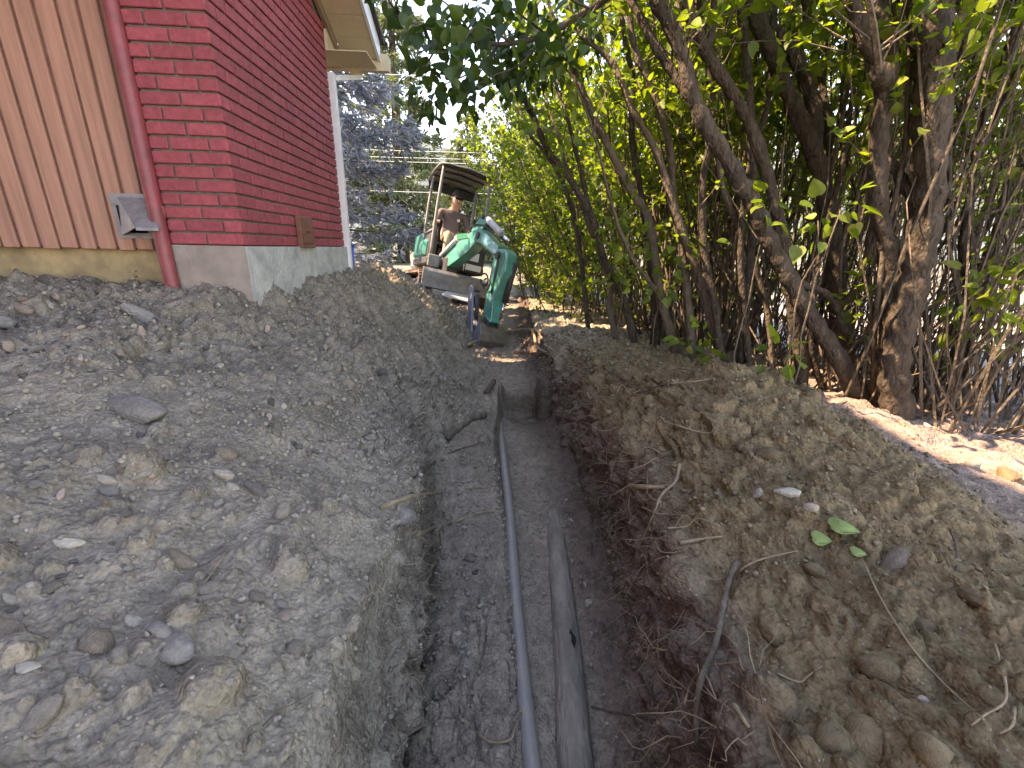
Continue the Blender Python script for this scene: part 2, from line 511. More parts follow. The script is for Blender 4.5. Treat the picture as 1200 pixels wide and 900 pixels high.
def hermite(xs, ys, xq):
    """monotone cubic along the first axis (Fritsch-Carlson)"""
    xs = np.array(xs, float); ys = np.array(ys, float)
    h = np.diff(xs)[:, None]
    d = np.diff(ys, axis=0) / h
    m = np.zeros_like(ys)
    s = d[:-1] * d[1:]
    w1 = 2 * h[1:] + h[:-1]; w2 = h[1:] + 2 * h[:-1]
    with np.errstate(divide='ignore', invalid='ignore'):
        hm = (w1 + w2) / (w1 / d[:-1] + w2 / d[1:])
    m[1:-1] = np.where(s > 0, hm, 0)
    m[0] = d[0]; m[-1] = d[-1]
    i = np.clip(np.searchsorted(xs, xq) - 1, 0, len(xs) - 2)
    t = ((xq - xs[i]) / (xs[i + 1] - xs[i]))[:, None]
    H = (xs[i + 1] - xs[i])[:, None]
    return ((1 + 2 * t) * (1 - t) ** 2 * ys[i] + t * (1 - t) ** 2 * H * m[i] + t * t * (3 - 2 * t) * ys[i + 1] + t * t * (t - 1) * H * m[i + 1])


def make_ground():
    ST = np.array([s[0] for s in SEC], float)
    D = np.array([FAR + s[1] + END for s in SEC], float)           # ns, K, 2
    rows = [-2500, -600, -150, -40, -12, -8, -5, -3.5, -2.5, -1.8, -1.2, -.7, -.4, -.2, -.05]
    y = .05
    while y < 9.5:
        rows.append(y)
        y += .0045 + .0054 * max(0, y - .3) if y > .25 else .03
    rows += [9.8, 10.4, 11.2, 12.5, 14, 16, 19, 23, 28, 35, 45, 60, 90, 150, 300, 700, 1500, 3000]
    Y = np.array(rows)
    K = D.shape[1]
    XZ = hermite(ST, D.reshape(len(ST), -1), Y).reshape(len(Y), K, 2)
    # resample columns
    xs = []
    for k in range(K - 1):
        xs += [k + i / SUB[k] for i in range(SUB[k])]
    xs.append(K - 1)
    xs = np.array(xs)
    k = np.minimum(xs.astype(int), K - 2); t = (xs - k)[None, :, None]
    S = XZ[:, k] * (1 - t) + XZ[:, k + 1] * t
    inner = (xs > 2.2) & (xs < K - 3.2)
    for it in range(14):                                            # round the corners of the section
        T = S.copy(); T[:, 1:-1] = .25 * S[:, :-2] + .5 * S[:, 1:-1] + .25 * S[:, 2:]
        S[:, inner] = T[:, inner]
    nr, nc = len(Y), len(xs)
    P = np.zeros((nr, nc, 3))
    P[..., 0] = S[..., 0]; P[..., 2] = S[..., 1]; P[..., 1] = Y[:, None]
    # meander so that lips and feet do not run dead straight
    wob = vnoise(np.stack([np.zeros(nr), Y * 1.7, np.zeros(nr)], 1), 5) * .02 + vnoise(np.stack([np.zeros(nr), Y * 5, np.zeros(nr)], 1), 6) * .012
    win = np.clip(1 - np.abs(P[..., 0]) / 2.2, 0, 1) * (np.abs(P[..., 1]) < 10)
    colk = xs[None, :] * np.ones((nr, 1))
    keep = 1 - np.exp(-((colk - 9) / 1.0) ** 2) * .85              # the pipe bed stays where it is
    P[..., 0] += wob[:, None] * win * keep
    N = np.cross(np.gradient(P, axis=1).reshape(-1, 3), np.gradient(P, axis=0).reshape(-1, 3))
    N /= np.linalg.norm(N, axis=1)[:, None] + 1e-12
    Q = P.reshape(-1, 3)
    ck = colk.ravel()
    near = (Q[:, 1] > -1) & (Q[:, 1] < 12) & (np.abs(Q[:, 0]) < 7)
    fade = np.clip((12 - Q[:, 1]) / 4, 0, 1) * np.clip((7 - np.abs(Q[:, 0])) / 3, 0, 1) * np.clip((Q[:, 1] + 1) / .6, 0, 1)
    bed = np.clip(np.minimum(ck - 7.3, 11.2 - ck) / .6, 0, 1)      # trench floor
    disp = np.zeros(len(Q))
    q = Q[near]
    d = vnoise(q * 1.6, 1) * .035 + vnoise(q * 3.7, 2) * .03 + vnoise(q * 8.5, 3) * .018 + vnoise(q * 19, 4) * .007 + vnoise(q * 41, 8) * .0022
    # rills and bucket marks running down the far left slope
    str_ = np.stack([(q[:, 0] * 1.15 - q[:, 1] * .6) * 1.5, (q[:, 0] * .6 + q[:, 1] * 1.15) * 9.0, q[:, 2] * 1.5], 1)
    wl = np.clip((ck[near] - 3.6) / .5, 0, 1) * np.clip((7.2 - ck[near]) / .6, 0, 1) * np.clip((q[:, 1] - 1.9) / .9, 0, 1) * np.clip((6.8 - q[:, 1]) / .8, 0, 1)
    d += wl * (vnoise(str_, 11) * .055 - np.abs(vnoise(str_ * 2.1, 12)) * .085 + vnoise(str_ * 4.3, 13) * .03)
    # lumps, thick in patches
    pat = np.clip(vnoise(q * 1.3 + 7, 21) * 1.6 + .62, .12, 1)
    d += pat * clods(q * 7 + 3, 31, .4) / 7 * 1.0
    d += pat * clods(q * 16, 41, .5) / 16 * 1.0
    d += clods(q * 34, 51, .55) / 34 * 1.0
    d += np.clip(vnoise(q * 2.1 + 3, 23) + .45, 0, 1) * clods(q * 64, 61, .6) / 64 * 1.0
    # broken, crusted soil
    pc = np.clip(vnoise(q * 1.1 + 17, 25) * 1.8 + .7, .15, 1)
    d += pc * (1.25 * chunks(q * np.array([8, 8, 8]) + .15 * np.stack([vnoise(q * 9, 26), vnoise(q * 9, 27), vnoise(q * 9, 28)], 1) * 3, 33) * .026 + chunks(q * 21, 37) * .011)
    d += chunks(q * 46, 39) * .003
    # torn lip / hacked right wall
    wr = np.exp(-((ck[near] - 11.5) / .8) ** 2) * (q[:, 1] < 6)
    d += wr * (np.abs(vnoise(q * 7, 71)) * .06 + np.abs(vnoise(q * 17, 72)) * .03 - .03)
    wl2 = np.exp(-((ck[near] - 6.5) / .7) ** 2) * (q[:, 1] < 3.2)
    d += wl2 * (np.abs(vnoise(q * np.array([6, 4, 9]), 73)) * .035 - .012)
    disp[near] = d
    disp *= fade * (1 - .55 * np.clip(np.minimum(ck - 8.4, 10.8 - ck) / .5, 0, 1)) * (1 - .65 * np.clip(np.minimum(ck - 7.8, 9.7 - ck) / .4, 0, 1))
    Q = Q + N * disp[:, None]
    crack = np.exp(-((ck - 7.0) / .10) ** 2) * np.clip((2.6 - Q[:, 1]) / .5, 0, 1) * np.clip((Q[:, 1] + .5) / .5, 0, 1)
    Q[:, 2] -= crack * (.06 + .04 * vnoise(Q * 4, 95)); Q[:, 0] -= crack * .03
    # the undug step juts out over the deeper floor
    step = np.clip((Q[:, 1] - 3.69) / .02, 0, 1) * np.clip((4.05 - Q[:, 1]) / .3, 0, 1) * np.clip(np.minimum(ck - 8.2, 10.9 - ck) / .5, 0, 1)
    Q[:, 1] -= step * (.17 + .06 * vnoise(Q * 9, 91)); Q[:, 2] += step * .015
    i = np.arange(nr - 1)[:, None] * nc + np.arange(nc - 1)[None, :]
    Fc = np.stack([i, i + 1, i + 1 + nc, i + nc], -1).reshape(-1, 4)
    # soil colours (dry grey spoil, brown bank, dark topsoil in the cut, pale gravel lot, sun-tinted patch)
    grey = np.array([.25, .212, .168]); tan = np.array([.275, .235, .178]); brown = np.array([.22, .16, .09]); cut = np.array([.17, .125, .10])
    bedc = np.array([.275, .228, .18]); lot = np.array([.46, .44, .42]); pink = np.array([.33, .25, .21]); yard = np.array([.2, .18, .14])
    grey, tan, brown, cut, bedc, pink = [c_ * .88 for c_ in (grey, tan, brown, cut, bedc, pink)]
    def sm(a, b, x):
        t = np.clip((x - a) / (b - a), 0, 1); return (t * t * (3 - 2 * t))[:, None]
    nz = vnoise(Q * 1.2, 81) * .35 + vnoise(Q * 4, 82) * .25
    c = grey * np.ones((len(Q), 1))
    w = sm(2.0, 4.2, Q[:, 1] + nz) * (ck < 8)[:, None]; c = c * (1 - w) + tan * w
    w = sm(5.3, 6.0, ck + nz * .6) * (Q[:, 1] < 3)[:, None]; c = c * (1 - w * .8) + tan * w * .8
    w = sm(7.0, 7.3, ck + nz * .3); c = c * (1 - w) + bedc * w
    w = sm(9.9, 10.6, ck + nz * .5); c = c * (1 - w) + cut * w
    w = sm(11.7, 12.3, ck + nz * .6); c = c * (1 - w) + brown * w
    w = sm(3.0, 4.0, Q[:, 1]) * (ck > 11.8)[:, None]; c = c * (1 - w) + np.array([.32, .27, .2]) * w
    w = sm(1.32, 1.6, Q[:, 0] + nz * .3) * (ck > 13)[:, None]; c = c * (1 - w) + pink * w  # sunlit patch painted into the soil as a paler pink
    w = sm(2.5, 3.3, Q[:, 0] + nz); c = c * (1 - w) + lot * w
    w = sm(9, 14, Q[:, 1]); c = c * (1 - w) + yard * w
    me = np_mesh('ground', Q, Fc, M_soil, True)
    at = me.color_attributes.new('soil', 'FLOAT_COLOR', 'POINT')
    at.data.foreach_set('color', np.concatenate([c, np.ones((len(c), 1))], 1).astype(np.float32).ravel())
    o = link('ground', me)
    o['kind'] = 'structure'
    return Q.reshape(nr, nc, 3), N.reshape(nr, nc, 3), xs, Y, Fc


GP, GN, GX, GY, GF = make_ground()
_sel = np.zeros((len(GY) - 1, len(GX) - 1), bool)
_sel[(GY[:-1] > -3) & (GY[:-1] < 30)] = True
_fs = GF[_sel.ravel()]
BVH = BVHTree.FromPolygons(GP.reshape(-1, 3).tolist(), _fs.tolist())


def hit(px, py):
    d = ray(px, py)
    h = BVH.ray_cast(Vector(CAM), Vector(d).normalized())
    return h[0], h[1]


def gz(x, y):
    h = BVH.ray_cast(Vector((x, y, 8)), Vector((0, 0, -1)))
    return h[0].z if h[0] is not None else 0.5


# ------------------------------------------------------------------ hills behind
def make_hills():
    n, m = 120, 24
    V = []
    for j in range(m):
        for i in range(n):
            a = -1.15 + 2.3 * i / (n - 1)
            r = 900 + 900 * j / (m - 1)
            x, y = r * math.sin(a), r * math.cos(a)
            V.append((x, y, j / (m - 1)))
    V = np.array(V)
    t = V[:, 2].copy()
    prof = 330 + 90 * vnoise(np.stack([V[:, 0] / 420, V[:, 1] * 0, V[:, 1] * 0], 1), 3)
    V[:, 2] = -30 + prof * t ** .9 + 22 * t * vnoise(np.stack([V[:, 0] / 90, V[:, 1] / 90, t * 0], 1), 4) + 6 * t * vnoise(np.stack([V[:, 0] / 22, V[:, 1] / 22, t * 0], 1), 5)
    Fc = [(j * n + i, j * n + i + 1, (j + 1) * n + i + 1, (j + 1) * n + i) for j in range(m - 1) for i in range(n - 1)]
    mt = surf('hill_forest_hazed', (0.10, 0.13, 0.13), 0.95, 0.4, 0.02, 0.8, 0.12, bdist=8)  # distance haze put into the blue-green forest colour
    o = link('hills', np_mesh('hills', V, np.array(Fc), mt, True))
    o['kind'] = 'structure'


make_hills()

# ------------------------------------------------------------------ the house
HYAW = 0.05714
HOUSE = empty('brick_house', mat=Matrix.Translation((-1.5315, 2.4848, 1.4794)) @ Matrix.Rotation(HYAW, 4, 'Z'))
tag(HOUSE, 'red brick and brown board house beside the spoil heap', 'house')
COURSE, UNIT, BL, BH, BD = .0677, .2032, .1922, .0560, .092


def brick_mat():
    m, nt, bs, out = newmat('brick_red')
    N, L = nt.nodes, nt.links
    tc = N.new('ShaderNodeTexCoord'); oi = N.new('ShaderNodeObjectInfo')
    ad = N.new('ShaderNodeVectorMath'); ad.operation = 'MULTIPLY_ADD'
    cb = N.new('ShaderNodeCombineXYZ')
    for k in range(3): L.new(oi.outputs['Random'], cb.inputs[k])
    L.new(cb.outputs[0], ad.inputs[0]); ad.inputs[1].default_value = (37, 91, 53); L.new(tc.outputs['Object'], ad.inputs[2])
    n1 = N.new('ShaderNodeTexNoise'); n1.inputs['Scale'].default_value = 30; n1.inputs['Detail'].default_value = 8; n1.inputs['Roughness'].default_value = .7
    L.new(ad.outputs[0], n1.inputs['Vector'])
    rp = N.new('ShaderNodeValToRGB')
    rp.color_ramp.elements[0].position = .28; rp.color_ramp.elements[0].color = (.23, .045, .052, 1)
    rp.color_ramp.elements[1].position = .6; rp.color_ramp.elements[1].color = (.39, .078, .092, 1)
    e = rp.color_ramp.elements.new(.85); e.color = (.48, .135, .145, 1)
    L.new(n1.outputs['Fac'], rp.inputs['Fac'])
    mr = N.new('ShaderNodeMapRange'); mr.inputs['To Min'].default_value = .88; mr.inputs['To Max'].default_value = 1.1
    L.new(oi.outputs['Random'], mr.inputs['Value'])
    sc = N.new('ShaderNodeVectorMath'); sc.operation = 'SCALE'; L.new(rp.outputs[0], sc.inputs[0]); L.new(mr.outputs[0], sc.inputs['Scale'])
    L.new(sc.outputs[0], bs.inputs['Base Color'])
    bs.inputs['Roughness'].default_value = .72
    bs.inputs['Specular IOR Level'].default_value = .35
    n2 = N.new('ShaderNodeTexNoise'); n2.inputs['Scale'].default_value = 90; n2.inputs['Detail'].default_value = 7
    L.new(ad.outputs[0], n2.inputs['Vector'])
    b = N.new('ShaderNodeBump'); b.inputs['Strength'].default_value = .45; b.inputs['Distance'].default_value = .006
    L.new(n2.outputs['Fac'], b.inputs['Height']); L.new(b.outputs[0], bs.inputs['Normal'])
    return m


M_brick = brick_mat()
M_mortar = surf('mortar', (.15, .12, .10), .95, .3, 25, .6, 150, bdist=.004)
M_conc = surf('concrete_side', (.46, .48, .45), .9, .22, 9, .7, 40, col2=(.28, .30, .28), bdist=.012)
M_concwarm = surf('concrete_warm', (.42, .31, .17), .9, .3, 5, .4, 60, col2=(.20, .145, .09), bdist=.006)
M_concgrey = surf('concrete_grey', (.30, .25, .215), .9, .25, 7, .4, 60, bdist=.006)
M_siding = surf('siding_paint', (.45, .23, .165), .8, .28, 20, .5, 90, stretch=(1, 1, .06), bdist=.004)
M_groove = surf('groove_paint', (.24, .11, .08), .85, .2, 20, .3, 90)
M_redpipe = surf('red_painted_metal', (.27, .05, .058), .5, .35, 9, .15, 70, spec=.5, col2=(.16, .045, .045))
M_galv = surf('galvanised', (.40, .43, .46), .45, .3, 18, .2, 60, metal=.7, spec=.5)
M_soffit = surf('soffit', (.62, .52, .36), .7, .1, 30, .35, 260, bdist=.002)
M_trim = surf('brown_trim', (.33, .22, .15), .7, .25, 12, .2, 60)
M_white = surf('white_metal', (.74, .75, .76), .45, .1, 14, .1, 60, spec=.5)
M_shingle = surf('shingle', (.06, .055, .055), .95, .4, 12, .7, 70)
M_brownbox = surf('brown_cover', (.20, .085, .06), .6, .25, 15, .15, 60)


def zr(b):                                    # underside of the rake at distance b behind the front corner
    return 1.65 + (2.1 - b) * .435 if b > .75 else 1.65 + (b + .6) * .435


def build_house():
    def box(name, lo, hi, mat, parent=HOUSE, bev=.003):
        return MB().box(lo, hi, bev=bev).build(name, mat, parent)
    # foundations
    box('foundation', (-.40, -.012, -.9), (0.012, 1.74, -.004), M_concgrey)
    MB().box((.0125, -.011, -.9), (.0165, 1.738, -.0045)).build('foundation', M_conc, HOUSE)
    box('foundation', (-3.1, .16, -.9), (-.404, .5, -.03), M_concwarm)
    # masonry core behind the bricks, joints recessed 8 mm
    core = MB()
    poly = [(-.012, .012, .0), (-.012, 1.71, 0), (-.012, 1.71, zr(1.71)), (-.012, .75, zr(.75)), (-.012, .012, zr(.012))]
    core.prism([Vector(p) + Vector((-.05, 0, 0)) for p in poly], (1, 0, 0), .05)
    core.box((-.39, .012, 0), (-.11, .11, zr(.05)))
    core.build('mortar_bed', M_mortar, HOUSE)
    me_cache = {}
    def bmesh_(dx, dy):
        key = (round(dx, 4), round(dy, 4))
        if key not in me_cache:
            V, Fc = bev_box((0, 0, 0), (dx, dy, BH), .0035)
            me_cache[key] = np_mesh('brick', V, Fc, M_brick)
        return me_cache[key]
    extra = MB()
    cnt = 0
    def brick(a0, b0, dx, dy, k):
        nonlocal cnt
        z = k * COURSE + .002
        top = z + BH
        if top > min(zr(b0), zr(b0 + dy)) - .01: return
        # what the frame shows: below the upper edge of the picture
        wz = 1.4794 + z; yy = 2.4848 + b0
        vis = z < 1.12 + .52 * max(0, b0)
        jx = rnd.uniform(-.0012, .0012); jy = rnd.uniform(-.0012, .0012)
        if vis and cnt < 300:
            o = link('brick', bmesh_(dx, dy), HOUSE)
            o.location = (a0 + jx, b0 + jy, z + rnd.uniform(-.0008, .0008))
            o.rotation_euler = (0, 0, rnd.uniform(-.004, .004))
            cnt += 1
        else:
            V, Fc = bev_box((a0, b0, z), (a0 + dx, b0 + dy, top), .0035)
            extra.add(V, Fc)
    for k in range(0, 36):
        if k % 2 == 0:
            brick(-BL, 0, BL, BD, k)                                   # corner brick: stretcher in front, header at the side
            brick(-UNIT - BL, 0, BL, BD, k)
            for i in range(8): brick(-BD, .1016 + i * UNIT, BD, BL, k)
        else:
            brick(-BD, 0, BD, BL, k)
            brick(-.1016 - BL, 0, BL, BD, k)
            brick(-.1016 - UNIT - BD, 0, BD, BD, k)
            for i in range(1, 8): brick(-BD, i * UNIT, BD, BL, k)
            brick(-BD, 8 * UNIT, BD, BD, k)
    if extra.v:
        o = extra.build('brickwork', M_brick, HOUSE); o['kind'] = 'stuff'
    # grooved boards left of the bricks
    MB().box((-3.1, .118, -.028), (-.40, .22, zr(.11))).build('wall_sheathing', M_groove, HOUSE)
    a = -.475
    widths = [.098, .108, .102, .11, .1, .106, .104, .11, .101]
    i = 0
    while a > -3.05:
        w = widths[i % len(widths)]
        b0 = .1 + rnd.uniform(-.002, .002)
        MB().box((a - w + .021, b0, -.040 + (0, .004, -.003, .002)[i % 4]), (a, .1175, zr(.11) - .01), bev=.004).build('siding_board', M_siding, HOUSE)
        a -= w
        i += 1
    MB().box((-.472, .105, -.04), (-.404, .1176, zr(.1) - .01), bev=.003).build('shadow_gap_strip', M_groove, HOUSE)  # dark strip painted for the shadow gap between boards and bricks
    # red downspout with a wall strap
    p = [(-.455, .02, 1.7), (-.452, .0, .9), (-.445, -.02, .35), (-.438, -.03, .1), (-.425, -.045, -.2), (-.41, -.05, -.5)]
    dsp = MB().tube(catmull([(x + .02, y, z) for x, y, z in p], 5), .036, 14).build('downspout', M_redpipe, HOUSE, True)
    MB().tube([(-.424, -.012, .195), (-.423, -.016, .135)], .040, 14).build('pipe_collar', surf('worn_red', (.32, .12, .09), .7, .4, 40), dsp, True)
    # galvanised vent hood: back flange, sloping top, two cheeks, open underneath
    hood = empty('vent_hood'); hood.parent = HOUSE
    x0, x1, z0, z1, yb, yf = -.725, -.56, .035, .25, .094, -.095
    MB().box((x0 - .012, yb - .004, z0 - .01), (x1 + .012, yb, z1 + .012)).build('flange', M_galv, hood)
    hd = MB()
    t = .003
    topf = [(-.69, yb - .005, z1 - .01), (-.56, yb - .005, z1 - .01), (-.375, yf, z0 + .045), (-.492, yf, z0 + .045)]
    hd.prism(topf, Vector((0, -.55, .8)).normalized(), t)
    hd.prism([topf[3], topf[2], (-.373, yf - .003, z0 + .03), (-.49, yf - .003, z0 + .03)], Vector((0, -1, 0)), t)
    hd.build('hood_top', M_galv, hood)
    for tri in ([topf[0], (-.715, yb - .005, z0 + .005), topf[3]], [topf[1], (-.50, yb - .005, z0 + .005), topf[2]]):
        pa, pb, pc = [Vector(q) for q in tri]
        MB().prism(tri, (pb - pa).cross(pc - pa).normalized(), t).build('hood_cheek', M_galv, hood)
    MB().box((x0 + .02, yb - .0135, z0 + .02), (x1 - .01, yb - .006, z1 - .05)).build('vent_opening', surf('duct_dark', (.012, .010, .009), .9), hood)  # near-black plate stands in for the dark inside of the duct
    # brown meter cover on the side wall
    bx = empty('wall_cover'); bx.parent = HOUSE
    MB().box((.001, .70, .012), (.040, .905, .205), bev=.004).build('cover_box', M_brownbox, bx)
    MB().box((.0405, .712, .022), (.046, .893, .193), bev=.002).build('cover_lid', M_brownbox, bx)
    MB().box((.0465, .78, .095), (.056, .815, .104), bev=.001).build('latch', surf('dark_latch', (.03, .02, .018), .5), bx)
    MB().box((.001, .69, -.012), (.044, .915, .011), bev=.003).build('cover_sill', M_brownbox, bx)
    # roof: two slopes, soffit boards under the rake, fascia, gutter
    roof = empty('roof'); roof.parent = HOUSE
    for sgn, (b0, b1) in (('back', (.75, 2.16)), ('front', (.75, -.66))):
        z0, z1 = zr(.75) + .17, (zr(2.1) + .17 - .026)
        poly = [(-5, b0, z0), (.40, b0, z0), (.40, b1, z1), (-5, b1, z1)]
        nrm = Vector((0, .4 if sgn == 'back' else -.4, .92)).normalized()
        MB().prism(poly, nrm, .018).build('roof_slope', M_shingle, roof)
    n = 7
    for side in (1, -1):
        for i in range(n if side == 1 else 6):
            b1 = 2.09 - i * .19; b0 = b1 - .182
            if side == -1: b1 = -.59 + (i + 1) * .19; b0 = b1 - .182
            poly = [(.032, b0, zr(b0)), (.335, b0, zr(b0)), (.335, b1, zr(b1)), (.032, b1, zr(b1))]
            MB().prism(poly, (0, 0, 1), .005).build('soffit_panel', M_soffit, roof)
    MB().prism([(.03, .75, zr(.75) + .012), (.03, 2.1, zr(2.1) + .012), (.34, 2.1, zr(2.1) + .012), (.34, .75, zr(.75) + .012)], (0, 0, 1), .004).build('soffit_backing', M_trim, roof)
    MB().prism([(.03, -.6, zr(-.6) + .012), (.03, .75, zr(.75) + .012), (.34, .75, zr(.75) + .012), (.34, -.6, zr(-.6) + .012)], (0, 0, 1), .004).build('soffit_backing', M_trim, roof)
    for bb in ((.75, 2.12), (-.62, .75)):
        q = [(.352, bb[0], zr(bb[0]) - .012), (.352, bb[1], zr(bb[1]) - .012), (.352, bb[1], zr(bb[1]) + .15), (.352, bb[0], zr(bb[0]) + .15)]
        MB().prism(q, (1, 0, 0), .012).build('rake_fascia', M_white, roof)
        q = [(.372, bb[0], zr(bb[0]) + .155), (.372, bb[1], zr(bb[1]) + .155), (.372, bb[1], zr(bb[1]) + .185), (.372, bb[0], zr(bb[0]) + .185)]
        MB().prism(q, (1, 0, 0), .02).build('shingle_edge', M_shingle, roof)
        q = [(.016, bb[0], zr(bb[0]) - .075), (.016, bb[1] - .02, zr(bb[1] - .02) - .075), (.016, bb[1] - .02, zr(bb[1] - .02) - .008), (.016, bb[0], zr(bb[0]) - .008)]
        MB().prism(q, (1, 0, 0), .014).build('rake_trim', M_trim, roof)
    # closed end of the boxed eave, then the gutter along the back
    MB().prism([(.0, 1.745, 1.585), (.0, 2.09, 1.585), (.0, 2.09, zr(2.09) - .08), (.0, 1.745, zr(1.745) - .08)], (1, 0, 0), .012).build('eave_return', M_soffit, roof)
    MB().box((-5, 1.745, 1.575), (.33, 2.1, 1.583)).build('eave_soffit', M_soffit, roof)
    g = MB()
    prof = [(2.115, 1.70), (2.115, 1.565), (2.175, 1.565), (2.20, 1.61), (2.235, 1.69), (2.23, 1.70), (2.19, 1.61), (2.17, 1.572), (2.122, 1.572), (2.122, 1.70)]
    g.prism([(-2.3, y, z) for y, z in prof], (1, 0, 0), 2.73)
    g.prism([(.43, y, z) for y, z in ((2.115, 1.70), (2.115, 1.565), (2.175, 1.565), (2.20, 1.61), (2.235, 1.69))], (1, 0, 0), .003)
    gut = g.build('gutter', M_soffit, roof)
    MB().tube([(.12, 2.16, 1.572), (.12, 2.16, 1.545), (.12, 2.16, 1.50)], [.075, .05, .035], 12).build('outlet', M_soffit, gut)
    d = MB()
    d.prism([(.17, 2.155, 1.52), (.10, 2.155, 1.52), (-.03, 1.815, 1.40), (.04, 1.815, 1.40)], Vector((0, .3, .95)).normalized(), .025)
    d.box((-.034, 1.745, -.55), (.04, 1.80, 1.42))
    d.build('white_downspout', M_white, roof, bevel=.004)
    for z in (.25, 1.0):
        MB().box((-.036, 1.742, z), (.042, 1.802, z + .025)).build('downspout_strap', M_white, roof)
    # back of the house body and an unseen taller wing, added to shade the near ground
    MB().box((-5, .222, -.9), (-.11, 1.70, 1.57)).build('house_body', M_siding, HOUSE)
    wing = empty('shade_wing'); wing.parent = HOUSE
    MB().box((-9, -13, -1.0), (-2.0, -.9, 5.05)).build('shade_wing_wall', M_siding, wing)
    MB().box((-9, -.9, 2.45), (-2.0, 2.2, 5.05)).build('shade_wing_wall', M_siding, wing)
    for s in (-1, 1):
        xm = -5.5
        poly = [(xm, -13.4, 6.5), (xm, 2.5, 6.5), (xm + s * 3.85, 2.5, 5.1), (xm + s * 3.85, -13.4, 5.1)]
        MB().prism(poly, Vector((s * .34, 0, .94)).normalized(), .05).build('shade_wing_roof', M_shingle, wing)
    for b in (-10.0, -6.5, -3.0):
        for z in (.5, 2.9):
            w = MB().box((-1.999, b - .6, z), (-1.96, b + .6, z + 1.3), bev=.004).build('window', M_white, wing)
            MB().box((-1.958, b - .54, z + .06), (-1.95, b + .54, z + 1.24)).build('pane', M_glass, w)


M_glass = surf('glass_dark', (.05, .06, .07), .1, .1, 5, 0, spec=.6)
build_house()

# ------------------------------------------------------------------ foliage helpers
LEAF_T = np.array([(0, 0, 0), (-.36, .20, .07), (-.33, .55, .08), (0, 1, -.06), (.33, .55, .08), (.36, .20, .07)])
LEAF_F = np.array([(0, 3, 2, 1), (0, 5, 4, 3)])


def unit(v):
    return v / (np.linalg.norm(v, axis=-1, keepdims=True) + 1e-9)


_half = [(0, .03, 0), (-.14, -.04, .03), (-.30, .03, .06), (-.40, .18, .08), (-.39, .36, .09), (-.29, .58, .07), (-.15, .80, .02), (0, 1.0, -.08)]
HEART_T = np.array(_half + [(-x, y, z) for x, y, z in _half[1:-1]])
HEART_F = np.array([(7, 6, 5, 4, 3, 2, 1, 0), (0, 8, 9, 10, 11, 12, 13, 7)])


def leaves(Pp, D, S, droop=.25, width=1.0, heart=False):
    """arrays of base points, axes, lengths -> verts, faces"""
    n = len(Pp)
    A = unit(np.asarray(D) + np.array([0, 0, -droop]))
    up = unit(rng.normal(0, .55, (n, 3)) + np.array([0, 0, 1.0]))
    s = unit(np.cross(A, up)); nn = np.cross(s, A)
    T = HEART_T if heart else LEAF_T
    LF = HEART_F if heart else LEAF_F
    V = (Pp[:, None, :] + S[:, None, None] * (s[:, None, :] * T[None, :, 0:1] * width + A[:, None, :] * T[None, :, 1:2] + nn[:, None, :] * T[None, :, 2:3]))
    Fc = LF[None] + (np.arange(n) * len(T))[:, None, None]
    return V.reshape(-1, 3), Fc.reshape(-1, LF.shape[1])


def leaf_object(name, Pp, D, S, mat, parent, droop=.25, width=1.0, heart=False):
    V, Fc = leaves(np.array(Pp), np.array(D), np.array(S), droop, width, heart)
    return link(name, np_mesh(name, V, Fc, mat), parent)


def rv(s=1.0):
    return np.array([rnd.gauss(0, s), rnd.gauss(0, s), rnd.gauss(0, s)])


def twig_path(p, d, ln, n=5, wob=.16, lift=.05):
    pts = [np.array(p, float)]
    d = np.array(d, float); d /= np.linalg.norm(d)
    for i in range(n):
        d = d + rv(wob) + np.array([0, 0, lift]); d /= np.linalg.norm(d)
        pts.append(pts[-1] + d * ln / n)
    return pts


def grow(mb_twigs, LP, LD, LS, path, t0, n_tw, tw_len, lf_per, lf_size, rad, lean=(0, 0, .4), stems_leaf=True):
    """side twigs with leaves along a stem path"""
    path = [np.array(p) for p in path]
    m = len(path) - 1
    for _ in range(n_tw):
        t = t0 + (1 - t0) * rnd.random() ** .8
        i = min(int(t * m), m - 1); u = t * m - i
        p = path[i] * (1 - u) + path[i + 1] * u
        d = rv(1.0); d[2] = abs(d[2]) * .5; d = d / np.linalg.norm(d) + np.array(lean)
        ln = tw_len * rnd.uniform(.45, 1.15)
        tp = twig_path(p, d, ln, 4)
        mb_twigs.tube(tp, [rad, rad * .8, rad * .6, rad * .45, rad * .3], 4, cap=False)
        for k in range(lf_per):
            s = .25 + .75 * rnd.random()
            j = min(int(s * 4), 3); w = s * 4 - j
            q = tp[j] * (1 - w) + tp[j + 1] * w
            ax = (tp[j + 1] - tp[j]); ax /= np.linalg.norm(ax) + 1e-9
            dd = ax * .5 + rv(.8)
            LP.append(q); LD.append(dd); LS.append(lf_size * rnd.uniform(.55, 1.2))


def stem_path(base, top, bow, n=8, wob=.03):
    base, top, bow = np.array(base, float), np.array(top, float), np.array(bow, float)
    pts = []
    for i in range(n + 1):
        t = i / n
        p = base * (1 - t) + top * t + bow * math.sin(math.pi * t) + (rv(wob) if 0 < i else 0)
        pts.append(p)
    return pts


# ------------------------------------------------------------------ traced hedge trees: pixel paths, each at the distance of its foot
def trace(pix, y0, y1):
    n = len(pix)
    return [aty(px, py, y0 + (y1 - y0) * i / (n - 1)) for i, (px, py) in enumerate(pix)]


